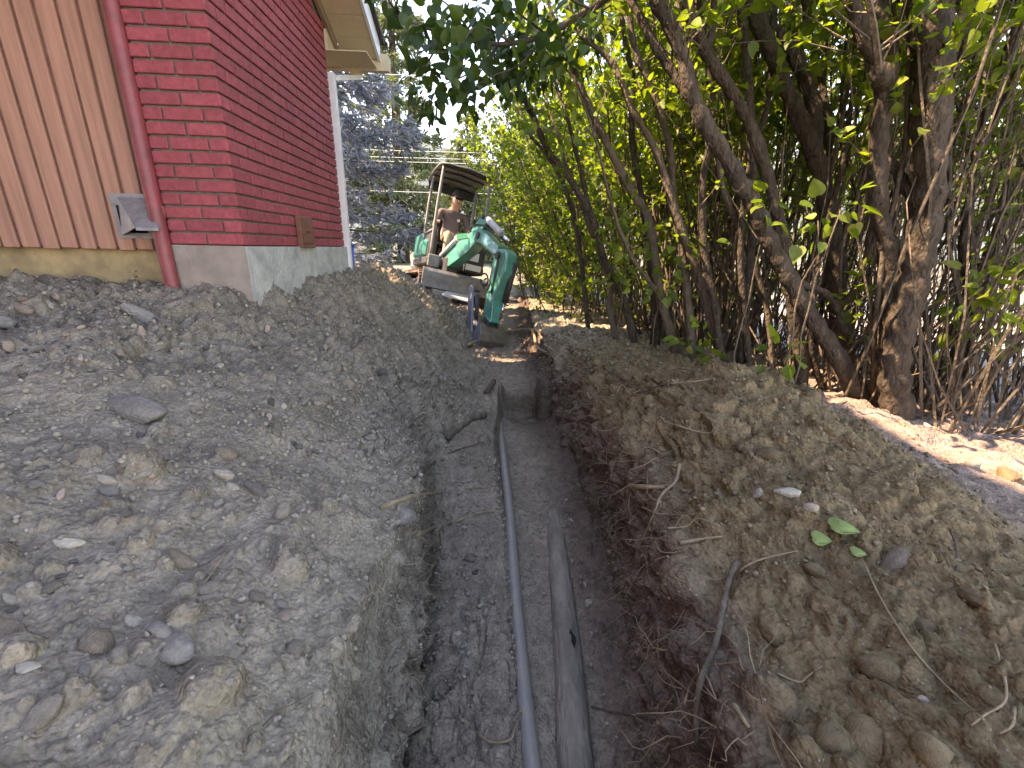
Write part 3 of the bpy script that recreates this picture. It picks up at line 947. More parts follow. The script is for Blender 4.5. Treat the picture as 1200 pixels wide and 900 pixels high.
def knobbly(o, r):
    me = o.data
    V = np.zeros(len(me.vertices) * 3); me.vertices.foreach_get('co', V); V = V.reshape(-1, 3)
    Nn = np.zeros(len(V) * 3); me.vertices.foreach_get('normal', Nn); Nn = Nn.reshape(-1, 3)
    k = rnd.random() * 50
    d = vnoise(V * np.array([1, 1, .4]) / r * .9 + k, 5) * .16 + vnoise(V * np.array([1, 1, .35]) / r * 2.4 + k, 6) * .10
    V = V + Nn * (d * r)[:, None]
    me.vertices.foreach_set('co', V.ravel()); me.update()
    return o


def traced_tree(name, label, group, trunk, limbs=(), leafy=None, mat=None, size=.07):
    """trunk/limbs: (pixel path, foot distance, top distance, foot width px, top width px)"""
    mat = mat or M_bark
    def path_rad(spec):
        pix, y0, y1, w0, w1 = spec
        P = catmull(trace(pix, y0, y1), 9)
        n = len(P)
        rr = []
        for i, p in enumerate(P):
            w = w0 + (w1 - w0) * i / (n - 1)
            rr.append(w * depth(p) / FPX / 2 * (1 + .10 * math.sin(i * 1.7) + rnd.uniform(-.07, .07)))
        return P, rr
    P, rr = path_rad(trunk)
    base = P[0].copy(); g = gz(base[0], base[1])
    if g < base[2] - .0:                                   # run the foot down into the ground
        P = [np.array([base[0] + .02, base[1], g - .08])] + P
        rr = [rr[0] * 1.25] + rr
    root = empty(name, tuple(P[0]))
    tag(root, label, 'tree', group)
    off = -np.array(P[0])
    knobbly(MB().tube([p + off for p in P], rr, 14).build('trunk', mat, root, True), rr[len(rr) // 2])
    tw = MB(); LP, LD, LS = [], [], []
    paths = [P]
    for sp in limbs:
        Q, qr = path_rad(sp)
        knobbly(MB().tube([p + off for p in Q], qr, 10).build('limb', mat, root, True), qr[len(qr) // 2])
        paths.append(Q)
    if leafy:
        n_tw, ln, per, t0 = leafy
        for Q in paths:
            # carry each limb on past the top of the picture before it leafs out
            d = Q[-1] - Q[-3]; d = d / np.linalg.norm(d)
            ext = twig_path(Q[-1], d + np.array([-.05, 0, .3]), 1.2, 5, .12)
            tw.tube([p + off for p in ext], [.014, .012, .010, .008, .006, .004], 5, cap=False)
            full = list(Q) + ext[1:]
            grow(tw, LP, LD, LS, [p + off for p in full], t0, n_tw, ln, per, size, .004)
    if tw.v:
        tw.build('twigs', M_barkpale, root)['kind'] = 'stuff'
    if LP:
        leaf_object('crown', LP, LD, LS, M_leaf, root, heart=True)
    return root


G_H = 'slender stems along the hedge'
L_H = 'slender leaning brown stem in the leafy hedge above the right bank'
traced_tree('lilac_tree', 'thickest rough-barked hedge trunk, with a torn orange scar near its foot', None,
            ([(1057, 505), (1049, 440), (1055, 385), (1070, 335), (1084, 250), (1090, 150), (1091, 60), (1084, -30), (1075, -90)], 2.1, 2.05, 27, 38),
            [([(1091, 60), (1102, 20), (1112, -60), (1125, -120)], 2.06, 2.1, 28, 14), ([(1078, 245), (1062, 220), (1040, 185)], 2.08, 2.2, 14, 10)], (16, .8, 9, .55))
traced_tree('lilac_tree', 'upright hedge trunk with a sawn limb stub, growing beside the thickest trunk', None,
            ([(1046, 470), (1041, 431), (1045, 363), (1044, 307), (1031, 250), (1030, 170), (1036, 100), (1031, 76), (1013, 42), (994, -20), (980, -70)], 2.18, 2.1, 22, 14),
            [([(1036, 100), (1042, 60), (1030, 0), (1022, -60)], 2.12, 2.2, 22, 13), ([(1037, 95), (1030, 84)], 2.11, 2.04, 20, 18)], (14, .8, 9, .6))
traced_tree('lilac_tree', 'long smooth trunk leaning over the trench from the mound of soil', None,
            ([(1022, 488), (979, 414), (945, 363), (911, 301), (888, 250), (860, 200), (815, 122), (798, 62), (770, 0), (745, -60)], 2.3, 2.35, 20, 15),
            [([(815, 122), (795, 95), (765, 48), (740, 0), (720, -50)], 2.33, 2.5, 12, 8), ([(926, 325), (945, 335), (975, 352), (1000, 420)], 2.3, 2.45, 9, 6)], (16, .8, 9, .6))
traced_tree('lilac_tree', L_H, G_H, ([(940, 430), (925, 330), (912, 255), (888, 170), (868, 125), (829, 62), (801, 0), (780, -60)], 2.55, 2.5, 15, 12), [([(829, 62), (836, 20), (838, -40)], 2.5, 2.6, 9, 7)], (14, .8, 9, .6))
traced_tree('lilac_tree', 'forked hedge trunk dappled with sun, curving back over the stems', None,
            ([(990, 440), (978, 300), (966, 221), (951, 170), (925, 113), (911, 71), (885, 20), (862, -40)], 2.75, 2.7, 20, 15),
            [([(953, 185), (952, 119), (927, 62), (895, 25), (868, -10), (840, -50)], 2.72, 2.9, 17, 12), ([(968, 230), (970, 150), (962, 90), (945, 20), (940, -40)], 2.76, 3.0, 9, 6)], (14, .8, 9, .6))
for (tr, lm) in (
    (([(748, 420), (732, 355), (707, 302), (695, 257), (668, 210), (642, 176), (625, 136), (608, 105)], 3.5, 3.6, 9, 6), [([(707, 302), (690, 240), (668, 150), (655, 110)], 3.5, 3.7, 6, 4)]),
    (([(727, 412), (715, 365), (715, 332), (700, 290), (680, 235), (662, 190)], 3.7, 3.8, 8, 5), []),
    (([(797, 430), (775, 350), (760, 257), (741, 226), (712, 170), (682, 105), (660, 50)], 3.2, 3.3, 11, 7), [([(775, 350), (757, 325), (740, 302)], 3.2, 3.1, 7, 4)]),
    (([(812, 430), (807, 360), (800, 295), (790, 245), (786, 180), (770, 120), (745, 60), (735, 0)], 3.0, 3.1, 10, 7), []),
    (([(770, 420), (765, 330), (755, 252), (741, 164), (741, 96), (730, 34), (725, -30)], 3.4, 3.5, 9, 6), []),
    (([(850, 435), (820, 330), (792, 249), (770, 181), (741, 127), (719, 76), (682, 42)], 2.9, 3.1, 11, 6), []),
    (([(845, 437), (838, 360), (826, 300), (823, 220), (835, 140), (828, 60), (815, -20)], 2.8, 2.9, 9, 7), []),
    (([(880, 452), (872, 360), (868, 280), (880, 190), (900, 120), (905, 40), (912, -30)], 2.7, 2.8, 8, 6), []),
    (([(905, 455), (900, 370), (880, 300), (850, 230), (838, 170), (805, 60), (790, -20)], 2.8, 2.9, 8, 6), []),
    (([(690, 395), (684, 330), (676, 270), (660, 215), (640, 180), (622, 160)], 4.4, 4.5, 6, 4), []),
    (([(965, 460), (950, 400), (960, 300), (985, 200), (1000, 100), (1005, 0)], 2.6, 2.7, 7, 5), []),
    (([(1125, 470), (1140, 380), (1128, 300), (1135, 240), (1150, 150), (1180, 60), (1200, 0)], 2.3, 2.4, 7, 6), []),
    (([(1110, 450), (1150, 330), (1185, 230), (1235, 120), (1260, 60)], 2.9, 3.0, 14, 9), []),
):
    traced_tree('lilac_tree', L_H, G_H, tr, lm, (9, .6, 9, .45), M_bark if rnd.random() < .6 else M_barkpale)


# ------------------------------------------------------------------ shrubs filling the hedge
def hedge_x(y):
    return float(np.interp(y, [1.6, 2.5, 4, 6, 8, 10, 13, 20], [2.25, 1.8, 1.4, 1.05, .8, .45, .2, .2]))


def shrub(y, x, n_stems, height, t0, n_tw, per, lsize, label, group, mat, lean=-.35, spread=.35, rad=.014):
    root = empty('lilac_shrub', (x, y, gz(x, y) - .05))
    tag(root, label, 'shrub', group)
    tw = MB(); LP, LD, LS = [], [], []
    for s in range(n_stems):
        b = np.array([rnd.gauss(0, spread * .5), rnd.gauss(0, spread * .5), 0])
        h = height * rnd.uniform(.7, 1.1)
        top = b + np.array([rnd.gauss(lean, spread), rnd.gauss(-.1, spread), h])
        P = stem_path(b, top, rv(.10) * np.array([1, 1, 0]), 8, .025)
        r0 = rad * rnd.uniform(.6, 1.6)
        MB().tube(P, [r0 * (1 - .7 * i / 8) for i in range(9)], 6).build('stem', M_bark if rnd.random() < .55 else M_barkpale, root, True)
        grow(tw, LP, LD, LS, P, t0, n_tw, .55, per, lsize, .0035, lean=(-.15, -.1, .35))
    tw.build('twigs', M_barkpale, root)['kind'] = 'stuff'
    if LP:
        leaf_object('crown', LP, LD, LS, mat, root)


yy = 2.2
LBL = ('leafless-footed lilac shrub with bundled bare stems behind the soil mound', 'bare lower stems of the hedge')
LBF = ('lilac shrub leafy to the ground beside the far trench bank', 'leafy far part of the hedge')
for i in range(12):                                                   # near part: bare feet, leaves above head height
    y = 2.3 + i * .24
    shrub(y, hedge_x(y) + rnd.uniform(.15, .75), 8, 3.4, .40, 18, 10, .06, *LBL, M_leaf, rad=.010)
for i in range(7):
    y = 2.5 + i * .42
    shrub(y, hedge_x(y) + rnd.uniform(1.0, 1.7), 7, 3.6, .32, 18, 10, .06, *LBL, M_leaf, lean=.1, rad=.010)
for i in range(16):                                                   # far part: leafy all the way down
    y = 4.2 + i * .5
    shrub(y, hedge_x(y) + rnd.uniform(-.1, .4), 7, 3.2, .02, 34, 11, .062, *LBF, M_leaf, lean=-.45, spread=.5, rad=.010)
for i in range(8):
    y = 4.4 + i * 1.1
    shrub(y, hedge_x(y) + rnd.uniform(.8, 1.4), 7, 3.9, .1, 30, 10, .065, 'taller lilac shrub in the second row of the hedge', 'second row of the hedge', M_leaf, lean=-.4, spread=.55, rad=.011)


def thicket():
    """the mass of thin canes between the trunks, nobody could count them"""
    mb = MB()
    for k in range(700):
        y = 1.9 + 5.0 * rnd.random() ** 1.4
        x = hedge_x(y) + rnd.uniform(.05, 1.7)
        z = gz(x, y) - .03
        h = rnd.uniform(1.2, 3.3)
        top = np.array([x + rnd.gauss(-.1, .45), y + rnd.gauss(0, .45), z + h])
        P = stem_path((x, y, z), top, rv(.12), 5, .02)
        r0 = rnd.uniform(.003, .009)
        mb.tube(P, [r0 * (1 - .12 * i) for i in range(6)], 4, cap=False)
    o = mb.build('cane_thicket', M_barkpale)
    tag(o, 'dense thicket of thin bare canes between the hedge trunks', 'thicket', kind='stuff')
    mb = MB()
    for k in range(420):                                             # fine slanting twigs on the right
        y = 1.9 + 2.2 * rnd.random()
        x = 2.1 + 1.9 * rnd.random()
        z = .6 + 2.2 * rnd.random()
        d = np.array([1.0, rnd.gauss(.2, .3), rnd.gauss(.75, .25)])
        P = twig_path((x, y, z), d, rnd.uniform(.6, 1.6), 5, .05, .0)
        r0 = rnd.uniform(.002, .006)
        mb.tube(P, [r0 * (1 - .14 * i) for i in range(6)], 4, cap=False)
    o = mb.build('twig_tangle', M_barkpale)
    tag(o, 'fine slanting bare twigs right of the thickest hedge trunk', 'twigs', kind='stuff')


thicket()


def leaf_cloud(name, label, cat, clumps, mat, size, group=None, droop=.25):
    """a bush or branch given as clumps (centre, radius, count)"""
    c0 = clumps[0][0]
    root = empty(name, (c0[0], c0[1], gz(c0[0], c0[1]) - .05))
    tag(root, label, cat, group)
    off = np.array(root.location)
    LP, LD, LS = [], [], []
    tw = MB()
    for c, r, n in clumps:
        c = np.array(c) - off
        for k in range(max(3, n // 12)):
            d = rv(1.0); d /= np.linalg.norm(d)
            tp = twig_path(c - d * r * .2, d, r * 1.1, 3, .2)
            tw.tube(tp, [.005, .004, .003, .002], 4, cap=False)
        for k in range(n):
            d = rv(1.0); d /= np.linalg.norm(d)
            q = c + d * r * rnd.random() ** .45
            LP.append(q); LD.append(d * .6 + rv(.6)); LS.append(size * rnd.uniform(.6, 1.2))
    return root, tw, LP, LD, LS, off


# branch reaching over the trench, big leaves coloured dark for their shade against the sky
def overhang():
    root = empty('lilac_tree', (1.55, 2.75, gz(1.55, 2.75) - .05))
    tag(root, 'lilac tree whose long bough of large leaves reaches over to the roof eave', 'tree')
    off = np.array(root.location)
    A = [np.array([1.55, 2.75, .75]), np.array([1.4, 2.75, 1.9]), np.array([1.0, 2.7, 3.0]), aty(700, 6, 2.65), aty(640, 40, 2.5), aty(585, 52, 2.4), aty(520, 40, 2.3), aty(462, 18, 2.25)]
    P = catmull(A, 4)
    MB().tube([p - off for p in P], [max(.004, .03 * (1 - i / (len(P) + 1))) for i in range(len(P))], 8).build('trunk', M_bark, root, True)
    tw = MB(); LP, LD, LS = [], [], []
    subs = [[(640, 40), (600, 10), (560, -20)], [(585, 52), (560, 80), (530, 95), (505, 105)], [(520, 40), (500, 75), (488, 85)], [(640, 40), (610, 75), (575, 90), (545, 110)],
            [(560, 50), (530, 10), (500, -10)], [(700, 6), (670, 50), (640, 80)], [(600, 50), (560, 30), (535, 60), (510, 60)], [(470, 20), (455, 0), (448, -20)], [(690, 10), (640, -15), (590, -30)], [(530, 45), (490, 30), (470, 45)]]
    for k, sp in enumerate(subs):
        y0 = 2.45 - .02 * k
        Q = [aty(px, py, y0 - .06 * i) - off for i, (px, py) in enumerate(sp)]
        Q = catmull(Q, 3)
        tw.tube(Q, [.006 * (1 - .8 * i / len(Q)) for i in range(len(Q))], 5, cap=False)
        for i in range(24):
            t = rnd.random() * (len(Q) - 1); j = min(int(t), len(Q) - 2); u = t - j
            p = Q[j] * (1 - u) + Q[j + 1] * u + rv(.05)
            LP.append(p); LD.append(rv(.8) + np.array([-.3, -.1, -.3])); LS.append(.075 * rnd.uniform(.6, 1.2))
    # further back, the lower fringe
    for c, r, n in (((548, 112), .14, 30), ((505, 112), .12, 24), ((590, 80), .2, 80), ((620, 60), .25, 110), ((660, 30), .3, 150), ((560, 25), .22, 80), ((505, 140), .07, 9)):
        ctr = aty(c[0], c[1], 3.2) - off
        for k in range(n):
            d = rv(1.0); d /= np.linalg.norm(d)
            LP.append(ctr + d * r * rnd.random() ** .5); LD.append(d + np.array([0, 0, -.5])); LS.append(.07 * rnd.uniform(.6, 1.2))
        tp = twig_path(ctr + np.array([.5, 0, .25]), np.array([-1, 0, -.45]), .75, 5, .1, -.02)
        tw.tube(tp, [.006, .005, .004, .003, .002, .0015], 4, cap=False)
    tw.build('twigs', M_bark, root)['kind'] = 'stuff'
    leaf_object('crown', LP, LD, LS, M_leafshaded, root, .5, heart=True)


overhang()

# single leafy sprays low in the hedge, close enough to show every leaf
for px, py, y, n in ((985, 245, 1.95, 16), (925, 415, 1.9, 13), (965, 255, 2.0, 8), (1150, 330, 2.0, 26), (1180, 300, 2.2, 26), (1120, 385, 2.2, 18), (1160, 235, 2.4, 20), (1175, 360, 1.9, 18), (815, 400, 2.6, 16), (838, 440, 2.4, 14), (770, 330, 3.0, 24), (735, 255, 3.2, 30), (800, 280, 2.9, 18), (720, 320, 3.4, 30), (900, 240, 2.3, 12)):
    c = aty(px, py, y)
    x, yv = c[0], c[1]
    root = empty('hedge_sprout', (x + .06, yv + .12, gz(x + .06, yv + .12) - .03))
    tag(root, 'thin sprout with a few large clear green leaves in front of the hedge stems', 'sprout', 'leafy sprouts among the hedge stems')
    off = np.array(root.location)
    P = stem_path((0, 0, 0), c - off, (.02, .05, 0), 6, .012)
    MB().tube(P, [.006 - .0006 * i for i in range(7)], 5).build('stem', M_barkpale, root, True)
    LP = [P[-1] + rv(.055 * y / 2) for k in range(n)]
    LD = [unit(p - P[-1]) + rv(.4) + np.array([0, -.3, -.2]) for p in LP]
    leaf_object('leaves', LP, LD, [.075 * rnd.uniform(.55, 1.15) for _ in LP], M_leaf, root, .3, heart=True)


# ------------------------------------------------------------------ conifers and trees farther off
def conifer(label, x, y, h, r, mat, n_b, per, tuft, z_low=.3, droop=.25, group=None):
    root = empty('spruce_tree', (x, y, gz(x, y) if y < 28 else .4))
    tag(root, label, 'tree', group)
    MB().tube([(0, 0, -.1), (0, 0, h * .5), (0, 0, h)], [h * .022, h * .014, .015], 8).build('trunk', M_bark, root, True)
    V, Fc = [], []
    LP, LD, LS = [], [], []
    bw = MB()
    for k in range(n_b):
        t = rnd.random() ** .9
        z = z_low + (h - z_low) * t
        ln = r * (1 - t) ** .75 * rnd.uniform(.75, 1.12) + .12
        a = rnd.uniform(0, 2 * math.pi)
        d = np.array([math.cos(a), math.sin(a), 0])
        P = []
        for i in range(6):
            s = i / 5
            P.append(np.array([0, 0, z]) + d * ln * s + np.array([0, 0, -droop * ln * s + .30 * ln * s * s * .7]))
        bw.tube(P, [.02 * (1 - .85 * i / 5) * max(.4, ln / r) for i in range(6)], 4, cap=False)
        m = max(5, int(per * ln / r))
        side = np.array([-d[1], d[0], 0])
        for i in range(m):
            s = .18 + .82 * rnd.random() ** .7
            j = min(int(s * 5), 4); u = s * 5 - j
            p = P[j] * (1 - u) + P[j + 1] * u
            off = rnd.gauss(0, .16) * ln * (1.15 - s)
            p = p + side * off + np.array([0, 0, -abs(rnd.gauss(0, .05)) * ln])
            LP.append(p); LD.append(d * .9 + side * (1.2 * math.copysign(1, off)) * rnd.random() + rv(.35) + np.array([0, 0, -.1])); LS.append(tuft * rnd.uniform(.6, 1.3))
    bw.build('boughs', M_bark, root)['kind'] = 'stuff'
    # needle sprays: four thin blades fanned round one axis
    LP, LD, LS = np.array(LP), unit(np.array(LD)), np.array(LS)
    VV, FF, n0 = [], [], 0
    for b in range(4):
        D = unit(LD + rng.normal(0, .38, LD.shape))
        V, Fq = leaves(LP, D, LS, .05, .26)
        VV.append(V); FF.append(Fq + n0); n0 += len(V)
    link('crown', np_mesh('crown', np.concatenate(VV), np.concatenate(FF), mat), root)
    return root


conifer('blue spruce standing behind the brick wall and gutter', -4.75, 10.2, 13.5, 2.75, M_needle, 380, 52, .2)
conifer('unseen blue spruce added behind the house to shade the left slope', -3.9, 5.75, 8.5, 1.55, M_needle, 200, 30, .17)  # hidden tree, added only for the shadow it casts
conifer('tall pale open-crowned conifer in the distance beside the excavator canopy', -6.6, 26, 17, 3.0, M_needlegreen, 260, 26, .42, 1.0)
conifer('distant broad green conifer behind the excavator', -3.2, 30, 9, 3.4, M_needlegreen, 260, 26, .42, .3)
conifer('lower distant conifer left of the excavator cab', -9.5, 24, 9, 3.0, M_needlegreen, 220, 26, .4, .3)


def broad_tree(label, x, y, h, r, mat, n_leaf, size, cat='tree', group=None, seed=0, zc=.62, bare=False, flat=.8):
    rr = random.Random(seed)
    root = empty('leafy_tree', (x, y, gz(x, y) if y < 28 and abs(x) < 20 else .4))
    tag(root, label, cat, group)
    MB().tube([(0, 0, -.1), (.05, 0, h * .25), (-.04, .05, h * .5), (0, 0, h * .75)], [h * .025, h * .02, h * .014, h * .006], 8).build('trunk', M_bark, root, True)
    lm = MB(); LP, LD, LS = [], [], []
    ncl = 34
    for k in range(ncl):
        d = np.array([rr.gauss(0, 1), rr.gauss(0, 1), rr.gauss(0, 1)]); d /= np.linalg.norm(d)
        c = np.array([0, 0, h * zc]) + d * np.array([r, r, h * .38 * flat]) * rr.uniform(.45, 1.0)
        P = twig_path((0, 0, h * rr.uniform(.2, .5)), c - np.array([0, 0, h * .35]), np.linalg.norm(c - np.array([0, 0, h * .35])), 5, .08)
        lm.tube(P, [h * .008 * (1 - .16 * i) for i in range(6)], 5, cap=False)
        cr = r * rr.uniform(.2, .42)
        for j in range(10 if bare else 3):
            q = twig_path(P[-1 - rr.randrange(3)], rv(1) + np.array([0, 0, .2]), cr * 1.5, 4, .2, -.03 if bare else .02)
            lm.tube(q, [h * .0022 * (1 - .2 * i) for i in range(5)], 4, cap=False)
        for j in range(n_leaf // ncl):
            e = rv(1.0); e /= np.linalg.norm(e)
            LP.append(P[-1] + e * cr * rr.random() ** .4); LD.append(e + rv(.6)); LS.append(size * rr.uniform(.6, 1.2))
    lm.build('limbs', M_bark, root)['kind'] = 'stuff'
    leaf_object('crown', LP, LD, LS, mat, root)
    return root


broad_tree('tree with bare drooping twigs standing behind the hedge top', 1.2, 15, 7.2, 2.6, M_leaf, 2600, .11, seed=3, bare=True)
for i, (x, y, h, r) in enumerate(((5.4, 1.2, 5.2, 1.7), (6.2, 3.6, 5.6, 1.9), (5.6, 6.2, 5.4, 1.8), (4.6, 9.0, 5.6, 2.0), (3.4, 12.5, 6.0, 2.2), (8.5, -0.8, 5.2, 2.0), (9.5, 4.5, 6, 2.2), (9, 8.5, 6, 2.2))):
    broad_tree('leafy tree standing beyond the gravel lot behind the hedge', x + 2.2, y, h, r, M_leaf, 4000, .09, group='trees beyond the gravel lot', seed=20 + i, zc=.55, flat=1.1)

# ------------------------------------------------------------------ excavator
M_teal = surf('teal_paint', (.02, .26, .215), .32, .45, 7, .1, 40, spec=.5, coat=.4, col2=(.05, .17, .13))
M_tealshaded = surf('teal_shaded', (.012, .15, .09), .4, .25, 6, .08, 40, spec=.5)  # darker copy of the teal, shading put into the colour
M_dgrey = surf('dark_grey_paint', (.055, .055, .06), .55, .3, 8, .1, 50)
M_mgrey = surf('worn_grey_steel', (.24, .235, .23), .6, .35, 9, .2, 60, metal=.3)
M_lgrey = surf('pale_grey_paint', (.5, .5, .5), .5, .15, 9, .1, 50)
M_rubber = surf('rubber', (.04, .035, .033), .8, .4, 14, .3, 60)
M_mud = surf('muddy_track', (.17, .115, .09), .9, .5, 14, .6, 60, col2=(.05, .04, .038))
M_chrome = surf('cylinder_rod', (.6, .6, .62), .2, .05, 8, 0, metal=1.0)
M_steelshaded = surf('steel_shaded_blue', (.24, .25, .31), .5, .25, 9, .15, 50, metal=.3)  # bluish shade on link and bucket side put into the steel colour
M_bucket = surf('bucket_steel', (.20, .175, .14), .5, .4, 9, .2, 60, metal=.5)
M_sticker = surf('white_sticker', (.75, .75, .74), .5, .06, 9, 0)
M_black = surf('black_plastic', (.02, .02, .022), .5, .2, 9, .05)


def ex_frame():
    psi, rho, pit = 0.411, 0.215, -0.076
    ex = np.array([math.cos(psi), math.sin(psi), 0]); ey = np.array([-math.sin(psi), math.cos(psi), 0]); ez = np.array([0, 0, 1.0])
    ey2 = ey * math.cos(pit) + ez * math.sin(pit); ez2 = ez * math.cos(pit) - ey * math.sin(pit)
    ex3 = ex * math.cos(rho) - ez2 * math.sin(rho); ez3 = ez2 * math.cos(rho) + ex * math.sin(rho)
    M = Matrix.Identity(4)
    for i in range(3):
        M[i][0], M[i][1], M[i][2] = ex3[i], ey2[i], ez3[i]
    M.translation = Vector((-1.349, 7.897, .533))
    return M


EXM = ex_frame()
EXI = EXM.inverted()


def build_excavator():
    E = empty('mini_excavator', mat=EXM)
    tag(E, 'small teal tracked excavator with canopy, digging at the end of the trench', 'excavator')
    def box(name, lo, hi, mat, parent=E, bev=.012):
        return MB().box(lo, hi, bev=bev).build(name, mat, parent)
    # tracks
    for sx in (-1, 1):
        prof = []
        for k in range(13):
            a = math.pi / 2 + math.pi * k / 12
            prof.append((-.58 + .2 * math.cos(a), .21 + .2 * math.sin(a)))
        for k in range(13):
            a = -math.pi / 2 + math.pi * k / 12
            prof.append((.58 + .2 * math.cos(a), .21 + .2 * math.sin(a)))
        m = MB()
        xo, xi = sx * .62, sx * .39
        n = len(prof)
        for i in range(n):
            j = (i + 1) % n
            (y0, z0), (y1, z1) = prof[i], prof[j]
            q = [(xo, y0, z0), (xo, y1, z1), (xi, y1, z1), (xi, y0, z0)]
            m.prism(q, Vector((0, z1 - z0, -(y1 - y0))).normalized() if True else None, .018)
        tr = m.build('track', M_mud, E)
        # grouser pads
        per = []
        for i in range(n):
            j = (i + 1) % n
            a, b = Vector((0, *prof[i])), Vector((0, *prof[j]))
            L_ = (b - a).length; steps = max(1, int(L_ / .075))
            for s in range(steps):
                per.append((a.lerp(b, (s + .5) / steps), (b - a).normalized()))
        g = MB()
        for p, t in per:
            nrm = Vector((0, t.z, -t.y)) * (-1)
            if nrm.dot(p - Vector((0, 0, .21))) < 0: nrm = -nrm
            c = p + nrm * .026
            V = []
            for ax in (xo, xi):
                for u in (-.016, .016):
                    for w in (-.012, .012):
                        V.append(Vector((ax, 0, 0)) + c + t * u + nrm * w)
            g.add(V, [(0, 1, 3, 2), (4, 6, 7, 5), (0, 4, 5, 1), (2, 3, 7, 6), (0, 2, 6, 4), (1, 5, 7, 3)])
        g.build('grousers', M_mud, tr)
        for y, r in ((-.58, .165), (.58, .165), (-.2, .09), (.2, .09)):
            MB().tube([(sx * .44, y, .21 if r > .1 else .13), (sx * .58, y, .21 if r > .1 else .13)], r, 18).build('wheel', M_dgrey, E)
        box('track_frame', (min(sx * .46, sx * .56), -.5, .12), (max(sx * .46, sx * .56), .5, .3), M_dgrey)
    box('undercarriage', (-.40, -.42, .2), (.40, .42, .43), M_dgrey)
    MB().tube([(0, 0, .42), (0, 0, .56)], .36, 24).build('slew_ring', M_dgrey, E)
    # blade: curved plate with a cutting edge and two push arms
    m = MB()
    pr = [(-.965, .47), (-.995, .42), (-1.005, .33), (-.995, .24), (-1.03, .17), (-1.045, .175), (-1.02, .25), (-1.03, .33), (-1.02, .425), (-.985, .475)]
    m.prism([(0, y, z) for y, z in pr], (1, 0, 0), .62)
    bl = m.build('dozer_blade', M_mgrey, E, bevel=.004)
    for sx in (-1, 1):
        MB().prism([(sx * .3, -.98, .32), (sx * .3, -.98, .22), (sx * .3, -.42, .22), (sx * .3, -.42, .32)], (1, 0, 0), .04).build('push_arm', M_dgrey, bl)
    MB().prism([(-.2, -1.03, .16), (.22, -1.03, .16), (.12, -1.2, .06), (-.3, -1.16, .09)], (0, 0, 1), .01).build('cutting_edge', M_lgrey, bl)
    # upper works
    box('deck', (-.52, -.62, .55), (.5, .62, .68), M_dgrey, bev=.02)
    box('front_skirt', (-.50, -.66, .52), (-.30, -.622, .72), M_mgrey)
    box('engine_cover', (-.50, .34, .69), (.50, .86, 1.16), M_teal, bev=.06)
    box('counterweight', (-.51, .42, .50), (.51, .90, .686), M_lgrey, bev=.05)
    box('side_cover', (-.50, -.12, .69), (-.27, .33, 1.02), M_teal, bev=.05)
    box('side_cover', (.27, -.15, .69), (.50, .33, 1.0), M_teal, bev=.05)
    fp = box('front_panel', (.12, -.66, .56), (.47, -.61, .98), M_dgrey)
    box('sticker', (.15, -.665, .60), (.43, -.6605, .70), M_sticker, fp, bev=.001)
    box('sticker', (.20, -.665, .76), (.36, -.6605, .90), M_sticker, fp, bev=.001)
    box('floor_mat', (-.26, -.58, .681), (.24, .0, .70), M_rubber)
    seat = empty('seat'); seat.parent = E
    box('seat_base', (-.22, .02, .70), (.22, .42, .92), M_dgrey, seat)
    box('seat_cushion', (-.24, -.02, .921), (.24, .40, 1.02), M_black, seat, .04)
    box('seat_back', (-.23, .34, 1.021), (.23, .44, 1.5), M_black, seat, .04)
    for sx in (-1, 1):
        c = empty('control_console'); c.parent = E
        box('console', (sx * .36 - .07, -.22, .70), (sx * .36 + .07, .2, 1.12), M_dgrey, c, .02)
        MB().tube([(sx * .34, -.16, 1.121), (sx * .33, -.2, 1.24)], .011, 8).build('lever', M_black, c)
        MB().tube([(sx * .33, -.2, 1.24), (sx * .33, -.215, 1.32)], [.022, .027], 10).build('knob', M_black, c)
    for x in (-.07, .05):
        MB().tube([(x, -.4, .70), (x, -.42, .98), (x - .02, -.36, 1.16)], .012, 8).build('travel_lever', M_mgrey, E)
    # canopy
    can = empty('canopy'); can.parent = E
    for sx in (-1, 1):
        MB().tube(catmull([(sx * .42, -.42, .68), (sx * .43, -.42, 1.5), (sx * .42, -.40, 2.1), (sx * .41, -.34, 2.2)], 4), .026, 10).build('post', M_mgrey, can, True)
        MB().tube(catmull([(sx * .42, .34, .9), (sx * .43, .36, 1.5), (sx * .42, .36, 2.05), (sx * .41, .3, 2.16)], 4), .026, 10).build('post', M_mgrey, can, True)
        MB().tube([(sx * .42, -.40, 1.16), (sx * .42, .34, 1.16)], .015, 8).build('side_rail', M_mgrey, can, True)
    V, Fc = [], []
    nu, nv = 15, 9
    for lay in (0, 1):
        for i in range(nu):
            y = -.56 + 1.14 * i / (nu - 1)
            for j in range(nv):
                x = -.47 + .94 * j / (nv - 1)
                e = abs(2 * j / (nv - 1) - 1); ey_ = 2 * i / (nu - 1) - 1
                z = 2.27 - .05 * e ** 4 - .10 * max(0, ey_) ** 2 - .06 * max(0, -ey_) ** 4 + .012 * math.cos(j * 1.57) - (.022 if lay else 0)
                V.append((x, y, z))
    o0 = nu * nv
    for i in range(nu - 1):
        for j in range(nv - 1):
            a = i * nv + j
            Fc.append((a, a + 1, a + nv + 1, a + nv)); Fc.append((o0 + a, o0 + a + nv, o0 + a + nv + 1, o0 + a + 1))
    edge = [j for j in range(nv)] + [i * nv + nv - 1 for i in range(1, nu)] + [(nu - 1) * nv + j for j in range(nv - 2, -1, -1)] + [i * nv for i in range(nu - 2, 0, -1)]
    for k in range(len(edge)):
        a, b = edge[k], edge[(k + 1) % len(edge)]
        Fc.append((a, o0 + a, o0 + b, b))
    link('canopy_roof', np_mesh('canopy_roof', V, Fc, M_mgrey, True), can)
